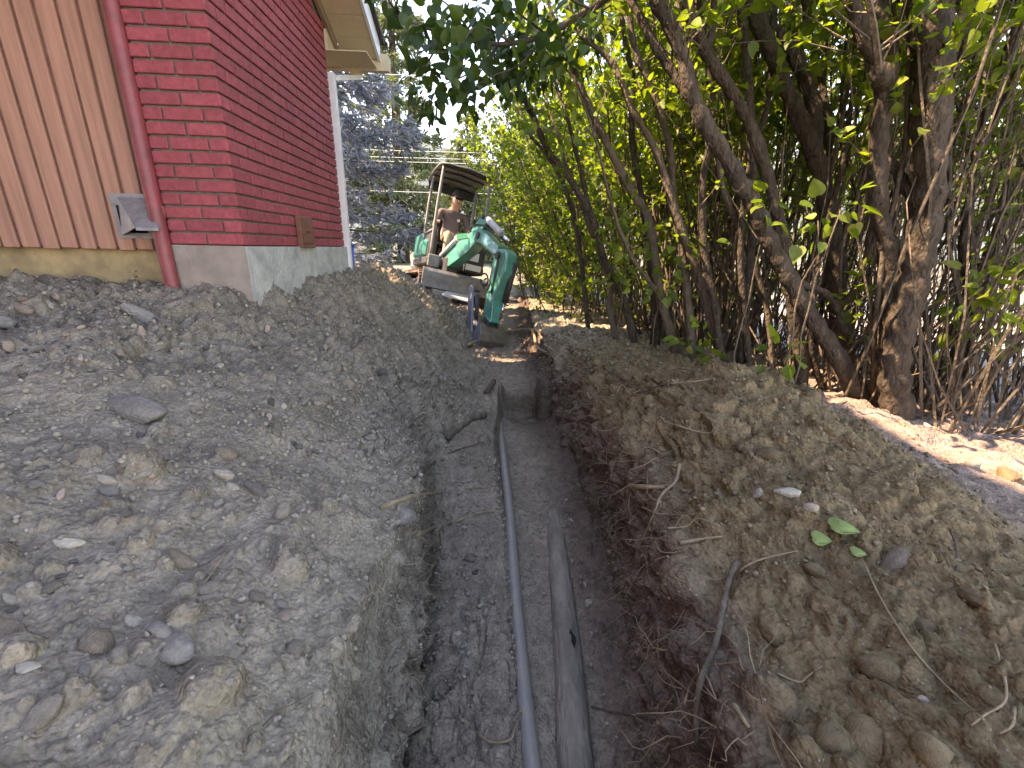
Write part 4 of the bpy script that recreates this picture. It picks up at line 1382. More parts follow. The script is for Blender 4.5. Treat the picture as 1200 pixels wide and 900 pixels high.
    for y, z in ((-.5, 2.17), (-.25, 2.215), (.05, 2.215), (.32, 2.18), (.54, 2.10)):
        MB().tube([(-.44, y, z), (0, y, z + .02), (.44, y, z)], .017, 8).build('roof_bar', M_dgrey, can)
    MB().prism([(-.46, .57, 2.15), (.46, .57, 2.15), (.44, .56, 1.98), (-.44, .56, 1.98)], (0, 1, 0), .008).build('rear_valance', M_dgrey, can)
    # digging arm, lying in one upright (machine-upright) plane from the swing post to the bucket
    B0 = np.array(EXM @ Vector((-.14, -.80, .62)))
    BK = aty(573, 402, 5.35)
    ez3 = np.array([EXM[i][2] for i in range(3)])
    u = BK - B0; u /= np.linalg.norm(u)
    nrm = np.cross(u, ez3); nrm /= np.linalg.norm(nrm)
    if nrm[0] < 0: nrm = -nrm
    nl = (EXI.to_3x3() @ Vector(nrm)).normalized()
    def onp(px, py):
        d = ray(px, py)
        t = ((B0 - CAM) @ nrm) / (d @ nrm)
        return EXI @ Vector(CAM + d * t)
    def plate(name, pix, half, mat, parent, shift=0.0, bev=.01):
        return MB().prism([onp(*p) + nl * shift for p in pix], nl, half).build(name, mat, parent, bevel=bev)
    box('swing_post', (-.25, -.88, .40), (-.03, -.60, .72), M_dgrey, bev=.03)
    z6 = lambda a, b: (480 + a * .11667, 230 + b * .11667)
    boom = empty('boom'); boom.parent = E
    plate('lower_boom', [z6(*p) for p in ((318, 690), (430, 560), (560, 455), (640, 395), (700, 350), (735, 400), (712, 480), (640, 560), (540, 640), (440, 712), (345, 722))], .085, M_teal, boom)
    plate('upper_boom', [z6(*p) for p in ((690, 352), (752, 335), (830, 395), (905, 470), (945, 510), (925, 590), (885, 602), (800, 520), (745, 478), (716, 478))], .08, M_teal, boom)
    plate('cylinder_bracket', [z6(*p) for p in ((640, 345), (700, 255), (755, 190), (790, 208), (796, 262), (752, 334), (690, 352), (650, 380))], .035, M_teal, boom)
    plate('boom_cover', [z6(*p) for p in ((520, 395), (640, 385), (645, 440), (530, 455))], .095, M_tealshaded, boom)
    def cyl(name, a, b, r, mat, parent, sh=0.0):
        return MB().tube([onp(*a) + nl * sh, onp(*b) + nl * sh], r, 12).build(name, mat, parent, True)
    cyl('arm_cylinder', z6(790, 235), z6(925, 380), .045, M_lgrey, boom)
    cyl('arm_cylinder_rod', z6(925, 380), z6(1000, 455), .024, M_chrome, boom)
    cyl('boom_cylinder', z6(380, 610), z6(520, 470), .035, M_lgrey, boom, -.11)
    arm = empty('arm'); arm.parent = E
    z7 = lambda a, b: (470 + a * .15, 290 + b * .15)
    plate('arm_beam', [z7(*p) for p in ((765, 60), (800, 20), (850, 22), (872, 60), (845, 200), (792, 330), (752, 460), (735, 590), (690, 605), (668, 560), (700, 380), (738, 190), (750, 120))], .07, M_teal, arm)
    plate('arm_rib', [z7(*p) for p in ((800, 60), (850, 40), (858, 90), (812, 215), (775, 320), (740, 330))], .076, M_tealshaded, arm, .004)
    cyl('bucket_cylinder', z7(858, 110), z7(778, 420), .04, M_dgrey, arm, .06)
    cyl('bucket_cylinder_rod', z7(778, 420), z7(735, 560), .02, M_chrome, arm, .06)
    for sg in (z7(612, 345), z7(608, 470)):
        MB().tube([onp(*sg) - nl * .13, onp(*sg) + nl * .0], .018, 8).build('link_pin', M_dgrey, arm)
    plate('arm_link', [z7(*p) for p in ((598, 330), (615, 305), (632, 330), (628, 480), (624, 640), (626, 760), (600, 790), (588, 700), (592, 480))], .015, M_steelshaded, arm, -.13)
    for c, r, hw in ((z7(800, 75), .05, .1), (z7(700, 570), .04, .1), (z6(740, 410), .05, .1), (z6(345, 690), .05, .12), (z6(765, 215), .03, .06)):
        MB().tube([onp(*c) - nl * hw, onp(*c) + nl * hw], r, 14).build('pin', M_dgrey, arm)
    cyl('link_cylinder', z7(648, 380), z7(640, 560), .03, M_dgrey, arm, -.10)
    cyl('link_rod', z7(640, 560), z7(640, 690), .016, M_chrome, arm, -.10)
    for sh in (-.078, .078):
        plate('arm_slot', [z7(*p) for p in ((790, 110), (805, 110), (770, 290), (748, 370), (738, 365), (758, 280))], .002, M_black, arm, sh, 0)
    # hose loops
    for k, (c, r) in enumerate(((z7(698, 262), 5.5), (z7(720, 300), 5))):
        pts = [onp(c[0] + r * .8 * math.cos(a), c[1] + r * 1.3 * math.sin(a)) - nl * (.09 + .012 * k) for a in np.linspace(-2.2, 3.2, 14)]
        MB().tube(pts, .011, 6).build('hose', M_black, arm, True)
    for sh in (-.05, .03):
        pts = [onp(*z6(*p)) + nl * sh for p in ((560, 430), (660, 330), (760, 325), (860, 400), (950, 500))]
        pts = [p + Vector((0, 0, .035)) for p in pts]
        MB().tube(catmull(pts, 4), .010, 6).build('hose', M_black, boom, True)
    # bucket: bent shell, two side plates, teeth; hangs from the arm end with its back to us
    A = np.array(EXM @ onp(*z7(705, 590)))
    uh = np.array([u[0], u[1], 0]); uh /= np.linalg.norm(uh)
    vu = np.cross(nrm, uh); vu = vu if vu[2] > 0 else -vu
    def bp(a, b, s=0.0):
        return EXI @ Vector(A + uh * a + vu * b + nrm * s)
    bk = empty('bucket'); bk.parent = E
    curve = [(-.03, -.05), (.05, -.04), (.12, -.07), (.165, -.14), (.175, -.22), (.14, -.30), (.06, -.355), (-.05, -.375), (-.17, -.36)]
    inner = [(a - .018 * (1 if a > 0 else .3), b + .016) for a, b in curve]
    loop = curve + inner[::-1]
    MB().prism([bp(a, b) for a, b in loop], nl, .17).build('shell', M_bucket, bk)
    for s in (-.176, .176):
        MB().prism([bp(a, b, s) for a, b in curve], nl, .008).build('side_plate', M_steelshaded if s < 0 else M_bucket, bk)  # left plate takes the bluish shaded tint
    for s in (-.14, -.05, .05, .14):
        MB().prism([bp(-.165, -.345, s), bp(-.165, -.372, s), bp(-.25, -.350, s)], nl, .018).build('tooth', M_mgrey, bk)
    for s in (-.07, .07):
        MB().prism([bp(-.04, .03, s), bp(.05, .03, s), bp(.10, -.05, s), bp(-.04, -.06, s)], nl, .012).build('hanger', M_dgrey, bk)


build_excavator()

# ------------------------------------------------------------------ the operator
M_skin = surf('skin', (.55, .30, .22), .55, .12, 20, .05)
M_shirt = surf('shirt_brown', (.15, .118, .115), .85, .15, 25, .3, 120)
M_trouser = surf('trousers_tan', (.46, .34, .24), .85, .15, 25, .3, 120)
M_boot = surf('boots', (.06, .045, .035), .7)
M_cap = surf('cap_dark', (.045, .04, .04), .8)


def build_operator():
    V, E, Rr, reg = [], [], [], []
    def v(p, r, g):
        V.append(p); Rr.append(r if isinstance(r, tuple) else (r, r)); reg.append(g); return len(V) - 1
    def chain(start, items):
        prev = start
        for p, r, g in items:
            k = v(p, r, g); E.append((prev, k)); prev = k
        return prev
    pel = v((0, .17, 1.12), (.155, .12), 'trouser')
    sp1 = chain(pel, [((0, .2, 1.27), (.15, .115), 'shirt'), ((0, .2, 1.44), (.17, .115), 'shirt')])
    neck = chain(sp1, [((0, .18, 1.56), (.135, .085), 'shirt'), ((.005, .155, 1.615), .064, 'skin')])
    hd = chain(neck, [((.012, .13, 1.665), (.086, .095), 'skin'), ((.016, .115, 1.745), (.092, .108), 'skin'), ((.016, .12, 1.82), (.076, .09), 'skin')])
    for sx in (-1, 1):
        sh = chain(sp1, [((sx * .20, .19, 1.525), .072, 'shirt')])
        el = chain(sh, [((sx * .255, .14, 1.38), .062, 'shirt'), ((sx * .29, .09, 1.25), .043, 'skin'), ((sx * .315, -.03, 1.235), .037, 'skin'), ((sx * .325, -.14, 1.25), .027, 'skin')])
        pm = chain(el, [((sx * .328, -.185, 1.265), (.036, .022), 'skin')])
        for k, (dx, ln) in enumerate(((-.026, .9), (-.009, 1.0), (.009, .95), (.026, .75))):
            chain(pm, [((sx * .328 + dx, -.225 * 1, 1.29), .009, 'skin'), ((sx * .328 + dx, -.25, 1.29 - .028 * ln), .0085, 'skin'), ((sx * .328 + dx * .9, -.235, 1.285 - .05 * ln), .008, 'skin')])
        chain(pm, [((sx * .328 - sx * .036, -.19, 1.285), .0095, 'skin'), ((sx * .328 - sx * .042, -.215, 1.30), .009, 'skin')])
        hp = chain(pel, [((sx * .09, .11, 1.10), .092, 'trouser')])
        kn = chain(hp, [((sx * .13, -.10, 1.12), .078, 'trouser'), ((sx * .15, -.29, 1.12), .062, 'trouser'), ((sx * .15, -.32, 1.03), .058, 'trouser'), ((sx * .15, -.30, .86), .052, 'trouser'), ((sx * .15, -.30, .77), .046, 'trouser')])
        chain(kn, [((sx * .15, -.31, .735), .042, 'boot'), ((sx * .155, -.40, .725), .036, 'boot'), ((sx * .16, -.47, .72), .028, 'boot')])
    me = bpy.data.meshes.new('skeleton')
    me.from_pydata(V, E, [])
    tmp = link('skeleton', me)
    tmp.modifiers.new('skin', 'SKIN')
    sd = me.skin_vertices[0].data
    for i in range(len(V)):
        sd[i].radius = Rr[i]
        sd[i].use_root = (i == 0)
    sm = tmp.modifiers.new('sub', 'SUBSURF'); sm.levels = 2; sm.render_levels = 2
    dg = bpy.context.evaluated_depsgraph_get()
    body = bpy.data.meshes.new_from_object(tmp.evaluated_get(dg))
    bpy.data.objects.remove(tmp)
    body.name = 'person'
    body.materials.clear()
    keys = ['skin', 'shirt', 'trouser', 'boot']
    for m in (M_skin, M_shirt, M_trouser, M_boot): body.materials.append(m)
    VA = np.array(V)
    # region of a face: nearest bone
    EA = np.array(E); a, b = VA[EA[:, 0]], VA[EA[:, 1]]
    for p in body.polygons:
        c = np.array(p.center)
        t = np.clip(((c - a) * (b - a)).sum(1) / (((b - a) ** 2).sum(1) + 1e-9), 0, 1)
        d = np.linalg.norm(c - (a + (b - a) * t[:, None]), axis=1)
        k = int(d.argmin())
        p.material_index = keys.index(reg[EA[k, 1]] if t[k] > .5 else reg[EA[k, 0]])
        p.use_smooth = True
    # seat the figure: rest it on the cushion, in the machine's frame
    person = link('person', body)
    person.matrix_world = EXM @ Matrix.Translation((.0, -.03, -.085)) @ Matrix.Scale(1.1, 4)
    tag(person, 'person in brown T-shirt, tan trousers and dark cap, seated at the excavator levers', 'person')
    # face and cap
    cap = MB()
    for ring, (z, r) in enumerate(((1.80, .094), (1.84, .096), (1.88, .084), (1.905, .05), (1.912, .0))):
        pass
    Vc, Fc = [], []
    prof = [(1.805, .090), (1.84, .094), (1.875, .086), (1.90, .06), (1.912, .02)]
    n = 16
    for z, r in prof:
        for k in range(n):
            a_ = 2 * math.pi * k / n
            Vc.append((.016 + r * .92 * math.cos(a_), .118 + r * 1.08 * math.sin(a_), z))
    for i in range(len(prof) - 1):
        for k in range(n):
            Fc.append((i * n + k, i * n + (k + 1) % n, (i + 1) * n + (k + 1) % n, (i + 1) * n + k))
    Fc.append(tuple((len(prof) - 1) * n + k for k in range(n)))
    Vc = [(.016 + (x - .016) * 1.14, .118 + (y - .118) * 1.14, z - .025) for x, y, z in Vc]
    co = link('cap', np_mesh('cap', Vc, Fc, M_cap, True), person)
    MB().prism([(-.055, .04, 1.812), (-.05, -.03, 1.80), (-.02, -.065, 1.793), (.05, -.065, 1.793), (.082, -.03, 1.80), (.087, .04, 1.812)], (0, .1, 1), .005).build('cap_brim', M_cap, co).location = (0, -.01, -.025)
    MB().prism([(-.05, .028, 1.785), (.082, .028, 1.785), (.078, .02, 1.755), (-.046, .02, 1.755)], (0, -1, .1), .007).build('sunglasses', M_black, person).location = (0, -.018, -.03)
    ns = MB(); ns.add([(.004, .03, 1.765), (.028, .03, 1.765), (.016, .0, 1.728), (.0, .03, 1.72), (.032, .03, 1.72)], [(0, 2, 1), (0, 3, 2), (1, 2, 4), (2, 3, 4)])
    ns.build('nose', M_skin, person).location = (0, -.018, -.03)
    MB().box((-.012, .022, 1.695), (.044, .034, 1.703), bev=.002).build('mouth', surf('lip', (.3, .12, .1), .6), person).location = (0, -.018, -.03)
    for sx in (-1, 1):
        MB().tube([(.016 + sx * .082, .12, 1.73), (.016 + sx * .088, .125, 1.76), (.016 + sx * .084, .13, 1.785)], [.008, .014, .009], 8).build('ear', M_skin, person, True)
    MB().prism([(.055, .082, 1.44), (.105, .088, 1.45), (.105, .09, 1.405), (.058, .084, 1.40)], (0, -1, 0), .002).build('chest_print', M_sticker, person)


build_operator()

# ------------------------------------------------------------------ pipes in the trench
M_pipe = surf('black_pipe', (.15, .148, .145), .45, .5, 16, .3, 60, col2=(.27, .235, .195), spec=.5)
M_old = surf('old_pipe', (.25, .215, .175), .9, .3, 9, .8, 60, col2=(.09, .082, .075), stretch=(1, .35, 1), bdist=.02)


def ground_at(px, py, lift):
    p, n = hit(px, py)
    return np.array(p) + np.array(n) * lift


P = [np.array([.10, .25, .05])]
for px, py in ((624, 900), (613, 800), (604, 700), (597, 600), (592, 555), (588, 520), (585, 495)):
    q = atz(px, py, .05)
    P.append(q)
P.append(P[-1] + np.array([-.03, .25, .03]))
P[0] = 2 * P[1] - P[2]
pipe = MB().tube(catmull(P, 6), .0275, 16).build('water_pipe', M_pipe, None, True)
tag(pipe, 'long smooth black plastic pipe lying along the trench floor', 'pipe')
P = [atz(683, 960, .012), atz(674, 890, .012), atz(668, 800, .008), atz(661, 720, .0), atz(655, 660, -.012), atz(650, 620, -.03), atz(646, 580, -.06)]
old = MB().tube(catmull(P, 5), [.056] * 31, 18).build('old_pipe', M_old, None, True)
tag(old, 'wide dusty old drain pipe half sunk in the trench floor beside the black pipe', 'pipe')
hp = hit(672, 750)[0]
cr = MB()
pr = []
for k in range(11):
    a = 2 * math.pi * k / 11
    q = atz(671 + (2.4 + 1.4 * math.sin(3 * a + 1)) * math.cos(a) + 2.5 * math.sin(a), 748 + 10 * math.sin(a) + 2 * math.sin(5 * a), .0605 + 0.001 * math.cos(a))
    pr.append(q)
cr.prism(pr, (0, 0, 1), .0035)
cr.build('dark_hole_patch', surf('hole_dark', (.015, .013, .012), .95), old)  # dark patch painted for the unlit break, nothing is cut out

# ------------------------------------------------------------------ stones
import bmesh


def stone_mesh(seed, mat, sub=2, flat=1.0, ang=.3, rough=False):
    bm = bmesh.new()
    bmesh.ops.create_icosphere(bm, subdivisions=sub, radius=1.0)
    V = np.array([v.co for v in bm.verts])
    r_ = np.random.default_rng(seed)
    d = 1 + .22 * vnoise(V * 1.1 + seed * 3.1, seed) + .10 * vnoise(V * 2.6 + seed, seed + 1) + .04 * vnoise(V * 6 + seed, seed + 2)
    if rough: d = d + .14 * vnoise(V * 4.2 + seed, seed + 5) + .08 * np.abs(vnoise(V * 9 + seed, seed + 6))
    V = V * d[:, None]
    for k in range(int(3 + ang * 9)):                                # chop planes for a broken look
        n = r_.normal(0, 1, 3); n /= np.linalg.norm(n)
        c = r_.uniform(.62, .95)
        s = V @ n
        over = np.maximum(s - c, 0)
        V = V - n[None] * (over * .85)[:, None]
    V *= np.array([1.0, r_.uniform(.7, .95), r_.uniform(.5, .8) * flat])
    Fc = [tuple(v.index for v in f.verts) for f in bm.faces]
    bm.free()
    return np_mesh('stone', V, np.array(Fc), mat, ang < .25)


def stone_mat(name, c):
    m = surf(name, c, .85, .3, 2.2, .5, 9, bdist=.05)
    nt = m.node_tree; N, L = nt.nodes, nt.links
    bs = nt.nodes['Principled BSDF']
    src = bs.inputs['Base Color'].links[0].from_socket
    oi = N.new('ShaderNodeObjectInfo')
    mr = N.new('ShaderNodeMapRange'); mr.inputs['To Min'].default_value = .75; mr.inputs['To Max'].default_value = 1.25
    L.new(oi.outputs['Random'], mr.inputs['Value'])
    sc = N.new('ShaderNodeVectorMath'); sc.operation = 'SCALE'
    L.new(src, sc.inputs[0]); L.new(mr.outputs[0], sc.inputs['Scale']); L.new(sc.outputs[0], bs.inputs['Base Color'])
    return m


SM = {'g': stone_mat('stone_grey', (0.246, 0.225, 0.200)), 'w': stone_mat('stone_pale', (0.374, 0.336, 0.281)), 'b': stone_mat('stone_brown', (0.212, 0.166, 0.128)),
      'd': stone_mat('stone_dark', (0.119, 0.106, 0.098)), 't': stone_mat('stone_tan', (0.357, 0.281, 0.230)), 'e': stone_mat('clod_grey', (.23, .2, .165)), 'c': stone_mat('clod', (.2, .148, .085))}
ST_MESH = {k: [stone_mesh(100 + 13 * i + ord(k), SM[k], 3 if i < 3 else 2, 1.0, (.4, .6, .5, .2, .8)[i % 5] if k not in 'ce' else .1, k in 'ce') for i in range(6)] for k in SM}
FLAT_MESH = {k: [stone_mesh(300 + 17 * i + ord(k), SM[k], 3, .62, .6) for i in range(2)] for k in SM}


def place_stone(px, py, wpx, kind, label, group=None, flat=False, aspect=None, rot=None, sink=.25, name='stone'):
    p, n = hit(px, py)
    if p is None: return None
    d = depth(p)
    w = wpx * d / FPX / 2
    me = rnd.choice((FLAT_MESH if flat else ST_MESH)[kind])
    o = link(name, me)
    ax = Vector(CR); ax = (ax - n * ax.dot(n)).normalized()
    q = Matrix((ax, n.cross(ax), n)).transposed()                      # long axis level across the slope
    yaw = Matrix.Rotation(rot if rot is not None else rnd.uniform(0, 6.28), 3, 'Z')
    M3 = q @ yaw
    asp = aspect or 1.0
    S = Matrix.Diagonal((w, w * asp, w * (.85 if not flat else 1.0)))
    M4 = (M3 @ S).to_4x4()
    thick = w * (.55 if not flat else .3)
    M4.translation = p + n * (thick * (1 - 2 * sink) * .8)
    o.matrix_world = M4
    tag(o, label, 'stone' if name == 'stone' else 'soil clod', group)
    return o


BIG = [
    (165, 484, 84, 'g', 'large flat brownish boulder half buried in the middle of the left spoil slope', True, .5),
    (210, 759, 54, 'g', 'largest fist-sized angular grey stone on the near left spoil', False, .8),
    (189, 741, 32, 'g', 'low grey stone leaning on the largest near stone', False, .7),
    (112, 756, 44, 'b', 'rounded brown lump of stone left of the largest near stone', False, .85),
    (155, 730, 22, 'w', 'pale round pebble between the brown lump and the largest near stone', False, .9),
    (33, 783, 26, 'w', 'bright white angular stone chip alone on the near spoil', True, .8),
    (333, 723, 19, 't', 'round tan pebble at the edge of the left bank', False, .95),
    (329, 709, 19, 'g', 'grey pebble touching the round tan pebble', False, .7),
    (208, 656, 42, 'b', 'tilted brown slab stone on the near left slope', True, .6),
    (82, 637, 34, 'w', 'flat pale slab flush with the left spoil', True, .45),
    (265, 533, 28, 'b', 'round brown stone above two white stones', False, .85),
    (262, 558, 27, 'w', 'larger of two white stones below the round brown stone', False, .6),
    (274, 572, 19, 'w', 'smaller of two white stones below the round brown stone', False, .7),
    (299, 574, 32, 'd', 'dark oval stone beside the two white stones', False, .55),
    (257, 430, 11, 'w', 'single pale rounded pebble high on the left slope', False, .9),
    (165, 392, 22, 't', 'tan flat stone near the top of the left heap', True, .6),
    (172, 377, 52, 'g', 'wide buried grey slab below the foundation', True, .45),
    (30, 363, 24, 't', 'blocky tan stone near the top left of the heap', False, .7),
    (5, 378, 30, 'g', 'broad grey stone sunk in the heap by the siding', False, .6),
    (188, 330, 15, 'w', 'white pebble at the foot of the red downspout', False, .7),
    (125, 562, 28, 'w', 'long flat white stone on the left slope', True, .4),
    (166, 557, 20, 'w', 'short flat white stone next to the long flat one', True, .5),
    (130, 577, 26, 'g', 'long grey stone just below the long flat white one', True, .5),
    (10, 704, 20, 'w', 'pale blocky stone on the loose gravel at the heap foot', False, .8),
    (8, 740, 46, 'b', 'big brown stone sunk into the near heap', False, .8),
    (473, 605, 34, 'g', 'upright grey cobble stuck in the left trench lip', False, .8),
    (563, 710, 9, 'w', 'small white pebble on the shelf beside the pipe', False, .8),
    (690, 706, 10, 'w', 'small white pebble right of the old pipe', False, .8),
    (548, 890, 15, 't', 'narrow upright tan stone on the near trench shelf', False, .5),
    (552, 655, 15, 'b', 'rounded brown stone among crumbs on the trench shelf', False, .9),
    (924, 580, 30, 'w', 'largest pale stone on the right soil mound', False, .6),
    (950, 595, 20, 't', 'tan stone beside the largest pale stone on the right mound', False, .7),
    (889, 578, 15, 'w', 'small pale stone left of the largest pale stone on the mound', False, .8),
    (1048, 660, 42, 'b', 'flat brown slab lying on the right bank near the fallen leaves', True, .55),
    (1140, 545, 22, 'w', 'pink-white stone lying in the sunlit patch of soil', False, .6),
    (98, 788, 24, 'g', 'thin flat grey stone below the brown lump', True, .5),
    (269, 800, 13, 'w', 'single pale pebble low on the near left bank', False, .8),
    (1082, 820, 13, 'w', 'pale chip in the brown soil of the near right bank', False, .7),
]
for px, py, w, k, lab, fl, asp in BIG:
    place_stone(px, py, w, k, lab, None, fl, asp, rot=rnd.uniform(-.4, .4), sink=.34)
CLODS = [(897, 533, 28), (1030, 782, 40), (1015, 868, 60), (1080, 735, 30), (975, 870, 40), (1180, 560, 30), (955, 668, 26), (1140, 700, 30), (830, 610, 24), (905, 740, 30), (1090, 880, 40), (345, 760, 24), (330, 600, 24), (60, 690, 26), (50, 835, 44), (245, 690, 26), (230, 600, 20), (140, 770, 24), (300, 700, 22), (310, 640, 20), (715, 445, 16), (760, 470, 18), (820, 480, 18), (700, 425, 12)]
for px, py, w in CLODS:
    right = px > 640
    place_stone(px, py, w, 'c' if right else 'e', 'lump of dry brown soil on the right bank' if right else 'lump of dry soil on the left spoil heap', 'soil lumps on the right bank' if right else 'soil lumps on the left heap', False, .85, sink=.42, name='soil_clod')
# loose small stones that can be picked out one by one
cnt = 0
cl_r = np.random.default_rng(5)
centres = [(60, 370, 60, 25, 40), (120, 390, 70, 25, 40), (330, 500, 50, 30, 36), (380, 520, 40, 25, 20), (60, 530, 60, 50, 26), (120, 570, 80, 30, 22), (60, 650, 60, 50, 26), (180, 730, 60, 40, 16), (290, 700, 40, 30, 12), (540, 680, 25, 70, 16), (400, 420, 70, 40, 16), (1000, 520, 90, 40, 14), (960, 740, 90, 60, 4), (1100, 760, 60, 60, 3)]
for cx, cy, sx, sy, n in centres:
    for _ in range(n):
        px, py = cl_r.normal(cx, sx), cl_r.normal(cy, sy)
        if not (-20 < px < 1215 and 335 < py < 915) or cnt >= 262: continue
        p, nn = hit(px, py)
        if p is None or depth(p) > 6: continue
        k = cl_r.choice(['g', 'g', 'w', 'b', 't', 'd']) if px < 600 else cl_r.choice(['b', 'g', 't', 'w'])
        w = float(np.clip(cl_r.lognormal(2.0, .35), 4, 16))
        side = 'left spoil heap' if px < 480 else ('trench shelf' if px < 640 else 'right soil bank')
        cname = {'g': 'grey', 'w': 'whitish', 'b': 'brown', 't': 'tan', 'd': 'dark'}[k]
        place_stone(px, py, w, k, 'small %s stone among the loose stones on the %s' % (cname, side), '%s stones on the %s' % (cname, side), cl_r.random() < .3, float(cl_r.uniform(.6, 1)), sink=.3)
        cnt += 1


def crumbs(name, label, cat, n, mat, lo, hi, seed, power, patch, colr, rowr):
    """countless pebbles / crumbs strewn over the ground sheet"""
    g = np.random.default_rng(seed)
    rows = np.where((GY > rowr[0]) & (GY < rowr[1]))[0]; cols = np.where((GX > colr[0]) & (GX < colr[1]))[0]
    ii = g.choice(rows, n * 4); jj = g.choice(cols, n * 4)
    pos = GP[ii, jj]
    w = np.clip(vnoise(pos * 1.7 + seed, seed) * 1.4 + .45, .02, 1) if patch else np.ones(len(pos))
    k = np.where(g.random(len(pos)) < w)[0][:n]
    pos, nr = pos[k], GN[ii[k], jj[k]]
    m = len(pos)
    bm = bmesh.new(); bmesh.ops.create_icosphere(bm, subdivisions=1, radius=1.0)
    T = np.array([v.co for v in bm.verts]); TF = np.array([[v.index for v in f.verts] for f in bm.faces]); bm.free()
    s = lo + (hi - lo) * g.random(m) ** power
    s *= np.clip(.35 + .38 * pos[:, 1], .45, 1.6)
    V = T[None] * (1 + g.uniform(-.38, .3, (m, len(T), 1))) * s[:, None, None] * g.uniform(.6, 1.25, (m, 1, 3))
    V = V + (pos + nr * (s * .45)[:, None])[:, None, :]
    F_ = TF[None] + (np.arange(m) * len(T))[:, None, None]
    o = link(name, np_mesh(name, V.reshape(-1, 3), F_.reshape(-1, 3), mat))
    tag(o, label, cat, kind='stuff')


M_peb = island_mat('pebbles', [(0.211, 0.187, 0.156), (0.265, 0.234, 0.195), (0.304, 0.269, 0.222), (0.242, 0.203, 0.164), (0.343, 0.308, 0.257)], .88, .4, 200, noise=.2)
M_crumb = island_mat('crumbs', [(0.229, 0.200, 0.159), (0.266, 0.237, 0.189), (0.296, 0.259, 0.211), (0.200, 0.170, 0.137)], .95, .5, 200, noise=.25)
M_crumbr = island_mat('crumbs_brown', [(0.156, 0.125, 0.078), (0.191, 0.152, 0.098), (0.218, 0.172, 0.113), (0.234, 0.191, 0.133)], .95, .5, 200, noise=.25)
crumbs('gravel', 'fine gravel strewn over the grey spoil heap', 'gravel', 4000, M_peb, .0018, .012, 3, 5.0, True, (3.0, 6.2), (.2, 6.5))
crumbs('soil_crumbs', 'loose soil crumbs covering the left spoil slope', 'soil', 11000, M_crumb, .002, .012, 4, 3.2, True, (3.0, 7.2), (.2, 7))
crumbs('trench_grit', 'loose grit and crumbs on the trench floor', 'soil', 3500, M_crumb, .002, .012, 6, 4.0, True, (7.1, 10.6), (.4, 6))
crumbs('bank_crumbs', 'loose brown soil crumbs covering the right bank', 'soil', 7500, M_crumbr, .002, .012, 8, 3.2, True, (11.0, 15.4), (.2, 6.5))

# ------------------------------------------------------------------ roots, sticks, fallen leaves
def stick(name, label, pix, wpx, mat, cat='root', group=None, lift=.006, taper=.4, arch=0.0, n=8):
    pts = []
    for i, (px, py) in enumerate(pix):
        p, nn = hit(px, py)
        if p is None: continue
        pts.append(np.array(p) + np.array(nn) * lift + np.array([0, 0, arch * math.sin(math.pi * i / max(1, len(pix) - 1))]))
    P = catmull(pts, 4)
    d = depth(pts[0])
    r0 = wpx * depth(pts[len(pts) // 2]) / FPX / 2
    rad = [max(.0008, r0 * (1 - (1 - taper) * i / (len(P) - 1)) * (1 + .12 * math.sin(i * 2.1))) for i in range(len(P))]
    o = MB().tube(P, rad, n).build(name, mat, None, True)
    tag(o, label, cat, group)
    return o


stick('log_piece', 'short broken log lying on the shelf left of the black pipe', [(521, 514), (535, 502), (550, 493), (567, 486)], 10, M_barkpale, 'log', lift=.02, taper=.85)
stick('wood_stub', 'dark stub of root sticking up at the left trench edge', [(570, 461), (574, 454), (578, 447)], 7, M_rootdark, 'stick', lift=.015, taper=.8)
stick('bent_branch', 'pale bent branch arching in front of the excavator bucket', [(547, 405), (565, 399), (585, 393), (605, 390), (622, 389), (627, 396), (632, 405), (645, 413)], 3.4, M_root, 'branch', lift=.05, taper=.8)
stick('dark_twig', 'straight dark twig lying across the trench beyond the step', [(602, 415), (622, 413), (643, 414)], 2.4, M_rootdark, 'twig', lift=.02)
stick('root', 'long pale root crossing the shelf to the black pipe, the upper one', [(442, 595), (480, 584), (517, 578), (552, 574), (582, 571)], 3.2, M_root, lift=.012)
stick('root', 'long pale root crossing the shelf to the black pipe, the lower one', [(487, 628), (510, 620), (527, 615), (560, 603), (587, 600)], 4.0, M_root, lift=.012)
stick('root', 'thin brown root slanting down the left bank above the pale roots', [(487, 558), (508, 543), (530, 530), (567, 518)], 3.0, M_rootdark, lift=.012)
stick('root', 'thin root dangling in a curl from the left trench lip', [(517, 622), (519, 645), (512, 660), (497, 672), (477, 683)], 2.0, M_root, lift=.01)
stick('branch', 'thick pale stick standing against the right bank edge', [(868, 660), (858, 690), (848, 720), (836, 760), (829, 800), (827, 835), (826, 868)], 8, M_barkpale, 'branch', lift=.02, taper=.75)
stick('root', 'thin arching root running from the stick across the right bank', [(868, 672), (880, 660), (897, 653), (933, 646)], 3.0, M_root, lift=.008)
stick('grass_stem', 'long straight dry stem lying down the near right bank', [(1007, 660), (1033, 703), (1067, 757), (1110, 803), (1147, 843)], 2.6, M_root, 'stem', lift=.012, taper=.7)
stick('root', 'wandering root at the outer end of the near right bank', [(1167, 753), (1185, 800), (1172, 822), (1155, 838), (1140, 853)], 4.0, M_root, lift=.01)
stick('root', 'short forked root in the dark soil below the sunlit patch', [(1110, 620), (1120, 643), (1118, 665), (1113, 690)], 3.0, M_rootdark, lift=.008)
stick('root', 'stub of root pointing level out of the right bank above the stick', [(796, 636), (820, 634), (847, 632)], 4.5, M_root, lift=.012)
stick('root', 'pale root hanging down the right wall under the broken bark', [(797, 547), (788, 565), (778, 583), (768, 600), (752, 642)], 4.0, M_root, lift=.02)
